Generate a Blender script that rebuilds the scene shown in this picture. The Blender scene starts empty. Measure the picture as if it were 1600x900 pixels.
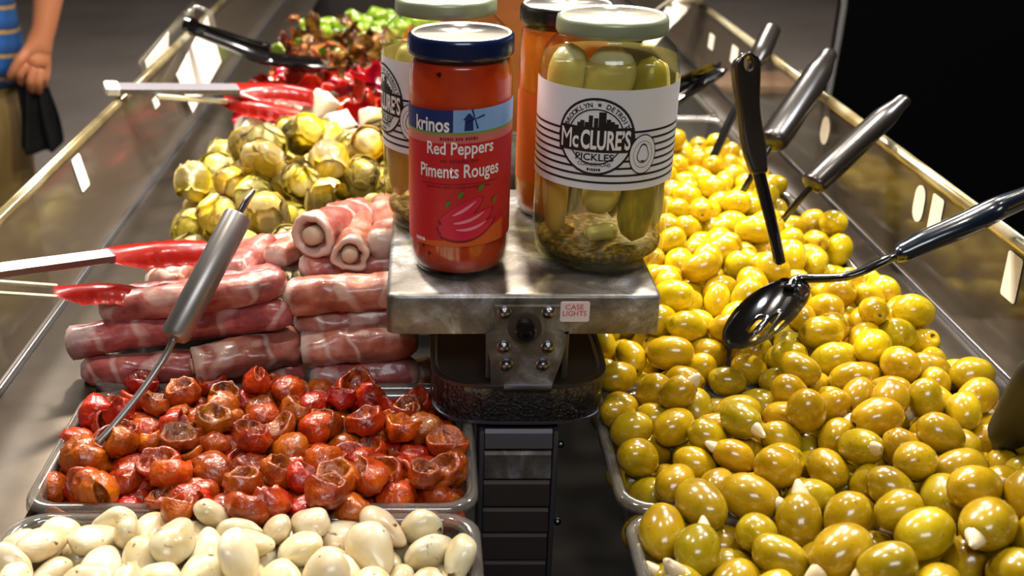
import bpy, bmesh, math, random
from mathutils import Vector, Matrix, Quaternion, noise
PI = math.pi

# ------------------------------------------------------------------ camera, world, lamps, exposure
SC = bpy.context.scene
COL = SC.collection
PITCH = math.atan(760 / 1700)
cam_data = bpy.data.cameras.new('camera')
cam_data.sensor_width = 36
cam_data.lens = 36 * 1700 / 1600
cam_data.shift_x = 130 / 1600
cam_data.clip_start = .01
cam_data.dof.use_dof = True
cam_data.dof.focus_distance = .74
cam_data.dof.aperture_fstop = 9.0
cam = bpy.data.objects.new('camera', cam_data)
cam.location = (0, 0, .4)
cam.rotation_euler = (PI / 2 - PITCH, 0, 0)
COL.objects.link(cam)
SC.camera = cam
SC.view_settings.view_transform = 'Standard'
SC.view_settings.look = 'None'
SC.view_settings.gamma = 1
SC.view_settings.use_curve_mapping = False
SC.view_settings.exposure = 0.0
try:
    SC.cycles.transparent_max_bounces = 24
    SC.cycles.max_bounces = 8
    SC.cycles.use_denoising = True
    SC.cycles.sample_clamp_indirect = 4.0
except Exception:
    pass

world = bpy.data.worlds.new('market_hall_air')
SC.world = world
world.use_nodes = True
world.node_tree.nodes['Background'].inputs[0].default_value = (.80, .86, 1.0, 1)
world.node_tree.nodes['Background'].inputs[1].default_value = .10


def lamp(name, loc, target, watts, size, color=(1, .9, .76), size_y=None):
    l = bpy.data.lights.new(name, 'AREA')
    l.energy = watts
    l.color = color
    l.shape = 'RECTANGLE' if size_y else 'DISK'
    l.size = size
    if size_y:
        l.size_y = size_y
    o = bpy.data.objects.new(name, l)
    o.location = loc
    d = Vector(target) - Vector(loc)
    o.rotation_euler = d.to_track_quat('-Z', 'Y').to_euler()
    COL.objects.link(o)
    return o


lamp('case_lamp', (-.30, 1.42, 1.0), (-.14, 1.18, 0), 16, .09)
lamp('case_lamp', (.10, 1.55, 1.05), (.06, 1.25, 0), 14.5, .09)
lamp('case_lamp', (.46, 1.30, 1.0), (.28, 1.08, 0), 18, .09)
lamp('case_lamp', (.42, .72, 1.15), (.28, .62, 0), 3.6, .07, (1, .90, .78))
lamp('case_lamp', (-.22, .70, 1.15), (-.12, .64, 0), 4.4, .07, (1, .91, .80))
lamp('hall_and_fill_light', (.1, -.9, 1.6), (.06, .7, .1), 15.0, 1.0, (.92, .95, 1.0), .5)
lamp('hall_and_fill_light', (-1.6, 2.6, 2.2), (-1.0, 2.8, -.6), 85.0, .8, (1, .94, .88))  # unseen fill, added to brighten the person and the floor there
lamp('hall_and_fill_light', (1.0, 5.0, 2.6), (.6, 4.6, -.9), 120.0, 1.0, (1, .93, .86))  # unseen fill, added to lift the far floor
lamp('hall_and_fill_light', (1.7, 1.7, 2.3), (.95, 2.95, -.5), 55.0, .5, (.96, .97, 1.0))  # added fill with no fixture of its own, brightens the bench


# ------------------------------------------------------------------ measuring: from a pixel of the photograph to a point in the place
SP, CP = math.sin(PITCH), math.cos(PITCH)


def ray(px, py):
    u, v = (px - 670) / 1700, (py - 450) / 1700
    return Vector((u, CP - v * SP, -SP - v * CP))


def on_z(px, py, z):
    r = ray(px, py)
    return Vector((0, 0, .4)) + r * ((z - .4) / r.z)


def on_y(px, py, y):
    r = ray(px, py)
    return Vector((0, 0, .4)) + r * (y / r.y)


def on_cyl(px, py, cx, cy, rad):
    """where the ray meets an upright cylinder: (arc length from the side that faces -Y, height)"""
    r = ray(px, py)
    a = r.x ** 2 + r.y ** 2
    b = -2 * (r.x * cx + r.y * cy)
    c = cx * cx + cy * cy - rad * rad
    t = (-b - math.sqrt(max(0, b * b - 4 * a * c))) / (2 * a)
    p = Vector((0, 0, .4)) + r * t
    return math.atan2(p.x - cx, cy - p.y) * rad, p.z


# ------------------------------------------------------------------ materials
def lin(h):
    c = [int(h[i:i + 2], 16) / 255 for i in (0, 2, 4)]
    return tuple(x / 12.92 if x <= .04045 else ((x + .055) / 1.055) ** 2.4 for x in c) + (1,)


def mat(name, color, rough=.5, metal=0, coat=0, spec=None, bump=None, sss=0):
    m = bpy.data.materials.new(name)
    m.use_nodes = True
    b = m.node_tree.nodes['Principled BSDF']
    b.inputs['Base Color'].default_value = lin(color) if isinstance(color, str) else color
    b.inputs['Roughness'].default_value = rough
    b.inputs['Metallic'].default_value = metal
    b.inputs['Coat Weight'].default_value = coat
    if coat:
        b.inputs['Coat Roughness'].default_value = .06
    if spec is not None:
        b.inputs['Specular IOR Level'].default_value = spec
    if sss:
        b.inputs['Subsurface Weight'].default_value = sss
        b.inputs['Subsurface Radius'].default_value = (1, .5, .2)
        b.inputs['Subsurface Scale'].default_value = .006
    if bump:
        add_bump(m, *bump)
    return m


def nd(m, t, **kw):
    n = m.node_tree.nodes.new(t)
    for k, v in kw.items():
        setattr(n, k, v)
    return n


def lk(m, a, b):
    m.node_tree.links.new(a, b)


def coords(m, per_object=True):
    """object coordinates, shifted by a number of the object's own, so copies do not share one pattern"""
    tc = nd(m, 'ShaderNodeTexCoord')
    if not per_object:
        return tc.outputs['Object']
    oi = nd(m, 'ShaderNodeObjectInfo')
    ma = nd(m, 'ShaderNodeMath', operation='MULTIPLY')
    ma.inputs[1].default_value = 7.3
    lk(m, oi.outputs['Random'], ma.inputs[0])
    va = nd(m, 'ShaderNodeVectorMath', operation='ADD')
    lk(m, tc.outputs['Object'], va.inputs[0])
    lk(m, ma.outputs[0], va.inputs[1])
    return va.outputs[0]


def noise_tex(m, scale, detail=3, rough=.55, co=None, dist=0):
    n = nd(m, 'ShaderNodeTexNoise')
    n.inputs['Scale'].default_value = scale
    n.inputs['Detail'].default_value = detail
    n.inputs['Roughness'].default_value = rough
    n.inputs['Distortion'].default_value = dist
    lk(m, co if co is not None else coords(m), n.inputs['Vector'])
    return n.outputs['Fac']


def ramp(m, fac, stops):
    r = nd(m, 'ShaderNodeValToRGB')
    e = r.color_ramp.elements
    while len(e) < len(stops):
        e.new(.5)
    for i, (p, c) in enumerate(stops):
        e[i].position = p
        e[i].color = lin(c) if isinstance(c, str) else c
    lk(m, fac, r.inputs[0])
    return r.outputs[0]


def mix(m, fac, a, b, mode='MIX'):
    n = nd(m, 'ShaderNodeMix', data_type='RGBA', blend_type=mode)
    if isinstance(fac, (int, float)):
        n.inputs[0].default_value = fac
    else:
        lk(m, fac, n.inputs[0])
    for s, x in ((6, a), (7, b)):
        if isinstance(x, str):
            n.inputs[s].default_value = lin(x)
        elif isinstance(x, tuple):
            n.inputs[s].default_value = x
        else:
            lk(m, x, n.inputs[s])
    return n.outputs[2]


def base(m, sock):
    lk(m, sock, m.node_tree.nodes['Principled BSDF'].inputs['Base Color'])


def add_bump(m, scale, strength, dist=.001, per_object=True):
    f = noise_tex(m, scale, 3, .55, coords(m, per_object))
    b = nd(m, 'ShaderNodeBump')
    b.inputs['Strength'].default_value = strength
    b.inputs['Distance'].default_value = dist
    lk(m, f, b.inputs['Height'])
    lk(m, b.outputs[0], m.node_tree.nodes['Principled BSDF'].inputs['Normal'])


def vary(m, sock, hue=.02, val=.25, shift=0):
    """each object a little different in hue and value"""
    oi = nd(m, 'ShaderNodeObjectInfo')
    h = nd(m, 'ShaderNodeHueSaturation')
    mr = nd(m, 'ShaderNodeMapRange')
    mr.inputs[3].default_value = .5 + shift - hue
    mr.inputs[4].default_value = .5 + shift + hue
    lk(m, oi.outputs['Random'], mr.inputs[0])
    lk(m, mr.outputs[0], h.inputs['Hue'])
    mu = nd(m, 'ShaderNodeMath', operation='MULTIPLY')
    mu.inputs[1].default_value = 17.31
    fr = nd(m, 'ShaderNodeMath', operation='FRACT')
    lk(m, oi.outputs['Random'], mu.inputs[0])
    lk(m, mu.outputs[0], fr.inputs[0])
    mr2 = nd(m, 'ShaderNodeMapRange')
    mr2.inputs[3].default_value = 1 - val
    mr2.inputs[4].default_value = 1 + val * .5
    lk(m, fr.outputs[0], mr2.inputs[0])
    lk(m, mr2.outputs[0], h.inputs['Value'])
    lk(m, sock, h.inputs['Color'])
    return h.outputs[0]


def clear(name, tint, solid=.06, solid_color=(.8, .8, .8, 1), rough=.05, gloss=1.0, power=1.0):
    """clear plastic or glass: see-through tinted, glossy at grazing angles, a little haze of its own"""
    m = bpy.data.materials.new(name)
    m.use_nodes = True
    nt = m.node_tree
    nt.nodes.remove(nt.nodes['Principled BSDF'])
    out = nt.nodes['Material Output']
    tr = nd(m, 'ShaderNodeBsdfTransparent')
    tr.inputs[0].default_value = lin(tint) if isinstance(tint, str) else tint
    df = nd(m, 'ShaderNodeBsdfDiffuse')
    df.inputs[0].default_value = solid_color
    gl = nd(m, 'ShaderNodeBsdfGlossy')
    gl.inputs['Roughness'].default_value = rough
    m1 = nd(m, 'ShaderNodeMixShader')
    m1.inputs[0].default_value = solid
    lk(m, tr.outputs[0], m1.inputs[1])
    lk(m, df.outputs[0], m1.inputs[2])
    fr = nd(m, 'ShaderNodeFresnel')
    fr.inputs['IOR'].default_value = 1.5
    mu = nd(m, 'ShaderNodeMath', operation='MULTIPLY')
    mu.inputs[1].default_value = gloss
    mu.use_clamp = True
    lk(m, fr.outputs[0], mu.inputs[0])
    ge = nd(m, 'ShaderNodeNewGeometry')                 # light leaving through the far side is not mirrored back
    inv = nd(m, 'ShaderNodeMath', operation='SUBTRACT')
    inv.inputs[0].default_value = 1
    lk(m, ge.outputs['Backfacing'], inv.inputs[1])
    mb = nd(m, 'ShaderNodeMath', operation='MULTIPLY')
    lk(m, mu.outputs[0], mb.inputs[0])
    lk(m, inv.outputs[0], mb.inputs[1])
    mu = mb
    m2 = nd(m, 'ShaderNodeMixShader')
    lk(m, mu.outputs[0], m2.inputs[0])
    lk(m, m1.outputs[0], m2.inputs[1])
    lk(m, gl.outputs[0], m2.inputs[2])
    lk(m, m2.outputs[0], out.inputs[0])
    return m


M = {}
# foods
def olive_mat(name, c0, c1, c2, hue=.012, val=.22):
    m = mat(name, c1, .24, coat=.6, sss=0)
    co = coords(m)
    f = noise_tex(m, 55, 4, .6, co)
    c = ramp(m, f, [(.3, c0), (.52, c1), (.75, c2)])
    sp = noise_tex(m, 420, 2, .5, co)
    sp2 = ramp(m, sp, [(.66, (0, 0, 0, 1)), (.72, (1, 1, 1, 1))])
    c = mix(m, sp2, c, c0)
    base(m, vary(m, c, hue, val))
    add_bump(m, 160, .10, .0006)
    return m


M['olive'] = olive_mat('green_olive_skin', '967404', 'b4920a', 'c6a81a')
M['olive_gold'] = olive_mat('golden_olive_skin', 'b08e04', 'cfae0a', 'dec024')
M['olive_big'] = olive_mat('big_olive_skin', '947604', 'ae920e', 'c0a824')
M['pit'] = mat('olive_pit_hole', '4a3a0c', .5)
M['garlic'] = mat('garlic_flesh', 'e6d8b8', .3, coat=.4)
def _garlic():
    m = M['garlic']
    co = coords(m)
    f = noise_tex(m, 60, 3, .5, co)
    c = ramp(m, f, [(.3, 'c6ae7a'), (.5, 'd8c8a0'), (.7, 'e2d8ba')])
    g = noise_tex(m, 95, 3, .6, co, .6)
    k = ramp(m, g, [(.635, (0, 0, 0, 1)), (.69, (1, 1, 1, 1))])
    c = mix(m, k, c, '5a3d20')
    base(m, vary(m, c, .012, .16))
_garlic()
M['stuffing'] = mat('garlic_stuffing_flesh', 'dcc9a4', .35, coat=.3)
M['tomato'] = mat('tomato_skin', 'b83a12', .28, coat=.3)
def _tomato():
    m = M['tomato']
    co = coords(m)
    f = noise_tex(m, 70, 4, .6, co, .4)
    c = ramp(m, f, [(.25, '5a1004'), (.42, '9a2604'), (.6, 'b83e06'), (.8, 'cc6c10')])
    base(m, vary(m, c, .016, .3, .006))
    add_bump(m, 260, .8, .0016)
    m2 = mat('tomato_flesh', '9c3410', .32, coat=.25)
    co = coords(m2)
    f = noise_tex(m2, 150, 4, .65, co, .3)
    c = ramp(m2, f, [(.28, '480c04'), (.45, '862604'), (.6, 'aa4a0a'), (.76, 'c47c1c')])
    base(m2, vary(m2, c, .016, .3, .006))
    add_bump(m2, 330, .8, .0015)
    M['tomato_in'] = m2
_tomato()
M['ham'] = mat('cured_ham', 'a05a4e', .34, coat=.25)
def _ham():
    m = M['ham']
    co = coords(m)
    f = noise_tex(m, 42, 4, .6, co, .8)
    c = ramp(m, f, [(.25, '7e3c32'), (.42, 'a4564a'), (.58, 'ba7060'), (.78, 'cc9080')])
    w = nd(m, 'ShaderNodeTexWave', wave_type='BANDS', bands_direction='X')
    w.inputs['Scale'].default_value = 7
    w.inputs['Distortion'].default_value = 14
    w.inputs['Detail'].default_value = 3
    w.inputs['Detail Scale'].default_value = 1.6
    lk(m, co, w.inputs['Vector'])
    k = ramp(m, w.outputs['Fac'], [(.84, (0, 0, 0, 1)), (1.0, (.6, .6, .6, 1))])
    c = mix(m, k, c, 'd8bcac')
    tg = nd(m, 'ShaderNodeTexCoord')                    # the slice's fat edge shows at one end of a roll
    sx = nd(m, 'ShaderNodeSeparateXYZ')
    lk(m, tg.outputs['Generated'], sx.inputs[0])
    ad = nd(m, 'ShaderNodeMath', operation='MULTIPLY_ADD')
    ad.inputs[1].default_value = .28
    lk(m, noise_tex(m, 60, 3, .5, co), ad.inputs[0])
    lk(m, sx.outputs[0], ad.inputs[2])
    ke = ramp(m, ad.outputs[0], [(.17, (.85, .85, .85, 1)), (.25, (0, 0, 0, 1))])
    c = mix(m, ke, c, 'd6bfb2')
    base(m, vary(m, c, .014, .22))
    add_bump(m, 75, .5, .002)
_ham()
M['ham_fat'] = mat('ham_fat', 'd2b4a2', .4, coat=.2, bump=(60, .3, .001))
M['ham_core'] = mat('roll_filling', 'cbb298', .5, bump=(120, .3, .001))
M['artichoke'] = mat('artichoke_flesh', 'd2bc5a', .34, coat=.35)
def _art():
    m = M['artichoke']
    co = coords(m)
    f = noise_tex(m, 26, 3, .5, co, .3)
    c = ramp(m, f, [(.3, 'bca86a'), (.45, 'd6c484'), (.56, 'dec64a'), (.70, 'e6cc18')])
    g = noise_tex(m, 130, 3, .6, co)
    k = ramp(m, g, [(.63, (0, 0, 0, 1)), (.72, (.75, .75, .75, 1))])
    c = mix(m, k, c, 'a08c40')
    base(m, vary(m, c, .015, .2))
    add_bump(m, 120, .5, .0015)
_art()
M['pepper'] = mat('red_pepper_flesh', 'c01c10', .18, coat=.7)
def _pep():
    m = M['pepper']
    co = coords(m)
    f = noise_tex(m, 40, 3, .5, co)
    base(m, vary(m, ramp(m, f, [(.3, '8e0c0a'), (.5, 'bc1a0e'), (.75, 'd63a14')]), .012, .25))
    add_bump(m, 70, .4, .002)
_pep()
M['feta'] = mat('feta_cheese', 'ece0c4', .6, bump=(190, .6, .001))
M['mushroom'] = mat('mushroom_flesh', '7a4a1c', .3, coat=.5)
def _mus():
    m = M['mushroom']
    co = coords(m)
    f = noise_tex(m, 80, 3, .6, co)
    base(m, vary(m, ramp(m, f, [(.3, '3c2410'), (.5, '84501e'), (.7, 'b98a3a')]), .03, .35))
_mus()
M['carrot'] = mat('pickled_carrot_flesh', 'c86a18', .3, coat=.4)
M['green_pepper'] = mat('green_pepper_flesh', '7c9a20', .25, coat=.5)
M['pale_mushroom'] = mat('pale_mushroom_flesh', 'cdbd94', .4, coat=.3)
def _pm():
    m = M['pale_mushroom']
    g = noise_tex(m, 170, 3, .6)
    base(m, ramp(m, g, [(.4, 'cdbd94'), (.56, 'b5a87c'), (.62, '4c5426')]))
_pm()

# metal, plastic, glass, paper
M['steel'] = mat('brushed_steel', '8a8680', .36, 1.0)
def _steel():
    m = M['steel']
    tc = nd(m, 'ShaderNodeTexCoord')
    mp = nd(m, 'ShaderNodeMapping')
    mp.inputs['Scale'].default_value = (1, 40, 40)
    lk(m, tc.outputs['Object'], mp.inputs[0])
    n1 = nd(m, 'ShaderNodeTexNoise')
    n1.inputs['Scale'].default_value = 6
    lk(m, mp.outputs[0], n1.inputs['Vector'])
    base(m, ramp(m, n1.outputs['Fac'], [(.3, '6f6a62'), (.7, '8f8a80')]))
    n2 = noise_tex(m, 9, 4, .6, tc.outputs['Object'])
    r = nd(m, 'ShaderNodeMapRange')
    r.inputs[3].default_value = .24
    r.inputs[4].default_value = .50
    lk(m, n2, r.inputs[0])
    lk(m, r.outputs[0], m.node_tree.nodes['Principled BSDF'].inputs['Roughness'])
_steel()
M['ledge_steel'] = mat('ledge_steel', '5e564c', .38, .7)
def _ledge():
    m = M['ledge_steel']
    tc = nd(m, 'ShaderNodeTexCoord')
    n = noise_tex(m, 22, 4, .6, tc.outputs['Object'])
    base(m, ramp(m, n, [(.3, '352d24'), (.7, '463d32')]))
_ledge()
M['pan_steel'] = mat('smeared_steel', '8c8a88', .4, .72)
def _pan():
    m = M['pan_steel']
    tc = nd(m, 'ShaderNodeTexCoord')
    n = noise_tex(m, 30, 5, .65, tc.outputs['Object'], .5)
    base(m, ramp(m, n, [(.35, '57524c'), (.52, '7c766f'), (.62, '9e9ea2'), (.70, 'ccd2dc')]))
    n2 = noise_tex(m, 46, 4, .6, tc.outputs['Object'])
    r = nd(m, 'ShaderNodeMapRange')
    r.inputs[3].default_value = .2
    r.inputs[4].default_value = .6
    lk(m, n2, r.inputs[0])
    lk(m, r.outputs[0], m.node_tree.nodes['Principled BSDF'].inputs['Roughness'])
    add_bump(m, 120, .12, .0006, False)
_pan()
M['bright_steel'] = mat('polished_steel', '85878f', .32, 1.0)
M['tool_steel'] = mat('tool_steel', '727078', .42, .85)
M['spoon_steel'] = mat('spoon_steel', '97928e', .36, .8)
M['dark_steel'] = mat('dark_steel', '5a5350', .35, .75)
M['black_plastic'] = mat('black_plastic', '0d0c0d', .14, coat=.8)
M['black_matte'] = mat('black_matte', '060608', .6)
M['black_glitter'] = mat('hammered_black', '050507', .16, coat=.6, bump=(420, 1.0, .003, False))
M['well'] = mat('dark_well', '0b0a09', .8, spec=.08)
M['red_silicone'] = mat('red_silicone', 'b81c0c', .28, coat=.4, bump=(200, .2, .0006))
M['white_plastic'] = mat('white_plastic', 'd8d2c0', .35)
M['card'] = mat('white_card', 'e6dfd0', .6)
M['gold_lid'] = mat('gold_lid', 'e4dfc8', .22, .25, coat=.6)  # pale cream base stands in for the lamp reflected in the lid top
M['lid_rim'] = mat('lid_rim_green', '8c9476', .35, .3)
M['blue_lid'] = mat('navy_lid', '0e1c44', .25, .2, coat=.5)
M['lid_top'] = mat('lid_top_silver', 'c2bdb4', .3, .8)
M['dark_lid'] = mat('dark_lid', '14130f', .3, coat=.3)
M['glass'] = clear('jar_glass', (.97, .985, .97, 1), .0, gloss=1.1)
M['brine'] = clear('pickle_brine', (.92, .88, .62, 1), .07, (.62, .52, .16, 1), .1, .1)
M['tray_plastic'] = clear('tray_plastic', (.90, .89, .86, 1), .06, (.5, .48, .44, 1), .08, 1.6)
M['rim_plastic'] = clear('tray_rim_plastic', (.72, .70, .66, 1), .16, (.55, .52, .46, 1), .10, 3.2)
M['acrylic'] = clear('brown_reflection_acrylic', (.66, .62, .56, 1), .16, (.26, .21, .155, 1), .12, 1.3)  # brown tint stands in for reflections in the clear panel
M['acrylic_edge'] = mat('acrylic_edge', 'b3a27c', .16, .55, coat=.5)
def _edge():
    m = M['acrylic_edge']
    tc = nd(m, 'ShaderNodeTexCoord')
    n = noise_tex(m, 5, 3, .6, tc.outputs['Object'])
    base(m, ramp(m, n, [(.35, '5f5238'), (.5, 'a6966c'), (.62, 'd8cfae')]))  # pale patches paint the bright reflections along the edge
_edge()
M['red_paste'] = mat('red_pepper_puree', 'b02a08', .25, coat=.4)
def _paste():
    m = M['red_paste']
    tc = nd(m, 'ShaderNodeTexCoord')
    f = noise_tex(m, 28, 3, .55, tc.outputs['Object'])
    c = ramp(m, f, [(.3, 'a42404'), (.5, 'bc3206'), (.72, 'cc480a')])
    g = noise_tex(m, 75, 2, .5, tc.outputs['Object'])
    k = ramp(m, g, [(.69, (0, 0, 0, 1)), (.73, (1, 1, 1, 1))])
    base(m, mix(m, k, c, '2a0c06'))
_paste()
M['orange_paste'] = mat('orange_pepper_puree', 'cc6410', .25, coat=.4)
M['pickle'] = mat('pickle_skin', '6c6418', .35, coat=.3)
def _pick():
    m = M['pickle']
    f = noise_tex(m, 35, 3, .5)
    base(m, ramp(m, f, [(.3, '7c7426'), (.55, 'a0942e'), (.75, 'b8aa50')]))
_pick()
M['pickle_pale'] = mat('pickle_flesh', 'bdb27a', .35, coat=.3)
def _pickp():
    m = M['pickle_pale']
    f = noise_tex(m, 30, 3, .5)
    base(m, ramp(m, f, [(.3, 'c4b87a'), (.55, 'd8cf9c'), (.75, 'e4dcb8')]))
_pickp()
M['pickle_tan'] = mat('pickle_tan', 'c8a468', .4)
M['seed'] = mat('mustard_seed_sludge', '6e5420', .5)
def _seed():
    m = M['seed']
    f = noise_tex(m, 260, 2, .5)
    base(m, ramp(m, f, [(.4, '35260a'), (.52, '5e4516'), (.64, '8e7034')]))
_seed()
for k, h in dict(paper='dcdee4', ink='17151a', navy='122a68', sky='7fa8dc', green_line='6c9a3c', pinkish='c86a64', label_red='c01a26', label_deep='84091c',
                 art_red='d01440', art_light='ea8a98', art_green='3c7a2c', label_orange='d05a20', white_ink='eceaea', sticker='e8dcdc', sticker_ink='d05a70', pale_ink='d98a80').items():
    M[k] = mat('print_' + k, h, .42)
M['skin'] = mat('person_skin', 'c47c54', .5, bump=(90, .25, .002))
M['shirt'] = mat('striped_shirt', '174a8c', .8)
def _shirt():
    m = M['shirt']
    tc = nd(m, 'ShaderNodeTexCoord')
    sp = nd(m, 'ShaderNodeSeparateXYZ')
    lk(m, tc.outputs['Object'], sp.inputs[0])
    mu = nd(m, 'ShaderNodeMath', operation='MULTIPLY')
    mu.inputs[1].default_value = 1 / .052
    ad = nd(m, 'ShaderNodeMath', operation='MULTIPLY_ADD')
    ad.inputs[1].default_value = .35
    lk(m, sp.outputs[0], ad.inputs[0])
    lk(m, sp.outputs[2], ad.inputs[2])
    lk(m, ad.outputs[0], mu.inputs[0])
    fr = nd(m, 'ShaderNodeMath', operation='FRACT')
    lk(m, mu.outputs[0], fr.inputs[0])
    base(m, ramp(m, fr.outputs[0], [(.0, '12386e'), (.40, '1d5aa0'), (.78, '1a4f92'), (.80, 'b08c3e'), (.93, 'b08c3e'), (.95, '12386e')]))
_shirt()
M['khaki'] = mat('khaki_cloth', '6a5428', .85, bump=(60, .4, .003))
M['dark_cloth'] = mat('dark_cloth', '0c0b0d', .8, bump=(30, .6, .006))
M['hair'] = mat('dark_hair', '1a120c', .6)
M['shoe'] = mat('dark_shoe_leather', '15110f', .5)
M['floor'] = mat('market_floor', '5c544e', .55)
def _floor():
    m = M['floor']
    tc = nd(m, 'ShaderNodeTexCoord')
    n = noise_tex(m, 1.1, 4, .6, tc.outputs['Object'])
    n2 = noise_tex(m, 60, 3, .6, tc.outputs['Object'])
    c = ramp(m, n, [(.3, '665d56'), (.55, '786e67'), (.75, '867c74')])
    base(m, mix(m, .25, c, ramp(m, n2, [(.3, '5c5550'), (.7, '8c847c')])))
_floor()
M['hall_paint'] = mat('hall_paint', '6a645e', .8)
M['board_black'] = mat('black_board', '020203', .85, spec=.05)
M['board_edge'] = mat('board_edge', '8c8a88', .4, .4)
M['bench_top'] = mat('bench_top', 'dcb498', .5)
M['bench_face'] = mat('bench_face', '8a9aa8', .5)
M['copper_wood'] = mat('copper_wood', 'a05a30', .45)
def _cw():
    m = M['copper_wood']
    tc = nd(m, 'ShaderNodeTexCoord')
    n = noise_tex(m, 7, 3, .6, tc.outputs['Object'])
    base(m, ramp(m, n, [(.3, '7e4826'), (.55, 'a2623a'), (.75, 'b57a52')]))
_cw()


# ------------------------------------------------------------------ objects
def link(o, parent=None):
    COL.objects.link(o)
    if parent is not None:
        o.parent = parent
    return o


def thing(name, label, cat, loc=(0, 0, 0), group=None, kind=None):
    o = bpy.data.objects.new(name, None)
    o.empty_display_size = .02
    o.location = loc
    link(o)
    return tag(o, label, cat, group, kind)


def tag(o, label=None, cat=None, group=None, kind=None):
    for k, v in (('label', label), ('category', cat), ('group', group), ('kind', kind)):
        if v:
            o[k] = v
    return o


def obj(name, bm, mats, parent=None, smooth=True, origin=None, angle=None):
    """link a bmesh as one object; the mesh is in world coordinates unless origin says where its own origin lies"""
    me = bpy.data.meshes.new(name)
    bmesh.ops.recalc_face_normals(bm, faces=bm.faces)
    if origin is not None:
        bmesh.ops.translate(bm, verts=bm.verts, vec=-Vector(origin))
    elif parent is not None:
        p = Vector(parent.location)
        q = parent.parent
        while q is not None:
            p += q.location
            q = q.parent
        bmesh.ops.translate(bm, verts=bm.verts, vec=-p)
    if angle is not None:
        for e in bm.edges:
            if len(e.link_faces) == 2 and e.calc_face_angle(0) > angle:
                e.smooth = False
    bm.to_mesh(me)
    bm.free()
    for m in (mats if isinstance(mats, (list, tuple)) else [mats]):
        me.materials.append(m)
    if smooth:
        for p in me.polygons:
            p.use_smooth = True
    o = bpy.data.objects.new(name, me)
    if origin is not None:
        o.location = origin
    return link(o, parent)


def box(bm, x0, x1, y0, y1, z0, z1, bevel=0, seg=2):
    r = bmesh.ops.create_cube(bm, size=1)
    for v in r['verts']:
        v.co = Vector(((x0 + x1) / 2 + v.co.x * (x1 - x0), (y0 + y1) / 2 + v.co.y * (y1 - y0), (z0 + z1) / 2 + v.co.z * (z1 - z0)))
    if bevel:
        ed = list({e for v in r['verts'] for e in v.link_edges})
        bmesh.ops.bevel(bm, geom=ed, offset=bevel, segments=seg, affect='EDGES', profile=.5)


def frame_of(d, up=Vector((0, 0, 1))):
    d = d.normalized()
    if abs(d.dot(up)) > .98:
        up = Vector((0, 1, 0))
    s = d.cross(up).normalized()
    return s, s.cross(d).normalized(), d


def tube(bm, pts, radii, n=14, flat=1.0, caps=True, up=Vector((0, 0, 1)), round_end=False, mat_index=0):
    """a tube along points; flat scales the cross-section's second axis"""
    pts = [Vector(p) for p in pts]
    if not hasattr(radii, '__len__'):
        radii = [radii] * len(pts)
    rings = []
    for i, p in enumerate(pts):
        d = pts[min(i + 1, len(pts) - 1)] - pts[max(i - 1, 0)]
        s, t, _ = frame_of(d, up)
        rings.append([bm.verts.new(p + s * (radii[i] * math.cos(a)) + t * (radii[i] * flat * math.sin(a))) for a in [2 * PI * k / n for k in range(n)]])
    fs = []
    for a, b in zip(rings, rings[1:]):
        for k in range(n):
            fs.append(bm.faces.new((a[k], a[(k + 1) % n], b[(k + 1) % n], b[k])))
    if caps:
        fs.append(bm.faces.new(rings[0][::-1]))
        fs.append(bm.faces.new(rings[-1]))
    for f in fs:
        f.material_index = mat_index
    return rings


def smooth_path(ctrl, k=6):
    """Catmull-Rom through control points; each entry is (point, radius)"""
    P = [Vector(c[0]) for c in ctrl]
    Rr = [c[1] for c in ctrl]
    op, orr = [], []
    for i in range(len(P) - 1):
        p0, p1, p2, p3 = P[max(i - 1, 0)], P[i], P[i + 1], P[min(i + 2, len(P) - 1)]
        for j in range(k):
            t = j / k
            op.append(.5 * ((2 * p1) + (p2 - p0) * t + (2 * p0 - 5 * p1 + 4 * p2 - p3) * t * t + (3 * p1 - p0 - 3 * p2 + p3) * t ** 3))
            orr.append(Rr[i] + (Rr[i + 1] - Rr[i]) * (t * t * (3 - 2 * t)))
    op.append(P[-1])
    orr.append(Rr[-1])
    return op, orr


def lathe(bm, prof, cx, cy, n=48, closed_top=True, closed_bottom=True):
    rings = []
    for r, z in prof:
        rings.append([bm.verts.new((cx + r * math.cos(2 * PI * k / n), cy + r * math.sin(2 * PI * k / n), z)) for k in range(n)])
    for a, b in zip(rings, rings[1:]):
        for k in range(n):
            bm.faces.new((a[k], a[(k + 1) % n], b[(k + 1) % n], b[k]))
    if closed_bottom:
        bm.faces.new(rings[0][::-1])
    if closed_top:
        bm.faces.new(rings[-1])


def round_rect(x0, x1, y0, y1, r, n=5):
    out = []
    for cx, cy, a0 in ((x1 - r, y1 - r, 0), (x0 + r, y1 - r, PI / 2), (x0 + r, y0 + r, PI), (x1 - r, y0 + r, 1.5 * PI)):
        for k in range(n + 1):
            a = a0 + PI / 2 * k / n
            out.append((cx + r * math.cos(a), cy + r * math.sin(a)))
    return out


def loft(bm, loops, close_last=False, close_first=False):
    rings = [[bm.verts.new(p) for p in lp] for lp in loops]
    n = len(rings[0])
    for a, b in zip(rings, rings[1:]):
        for k in range(n):
            bm.faces.new((a[k], a[(k + 1) % n], b[(k + 1) % n], b[k]))
    if close_last:
        bm.faces.new(rings[-1])
    if close_first:
        bm.faces.new(rings[0][::-1])


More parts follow.
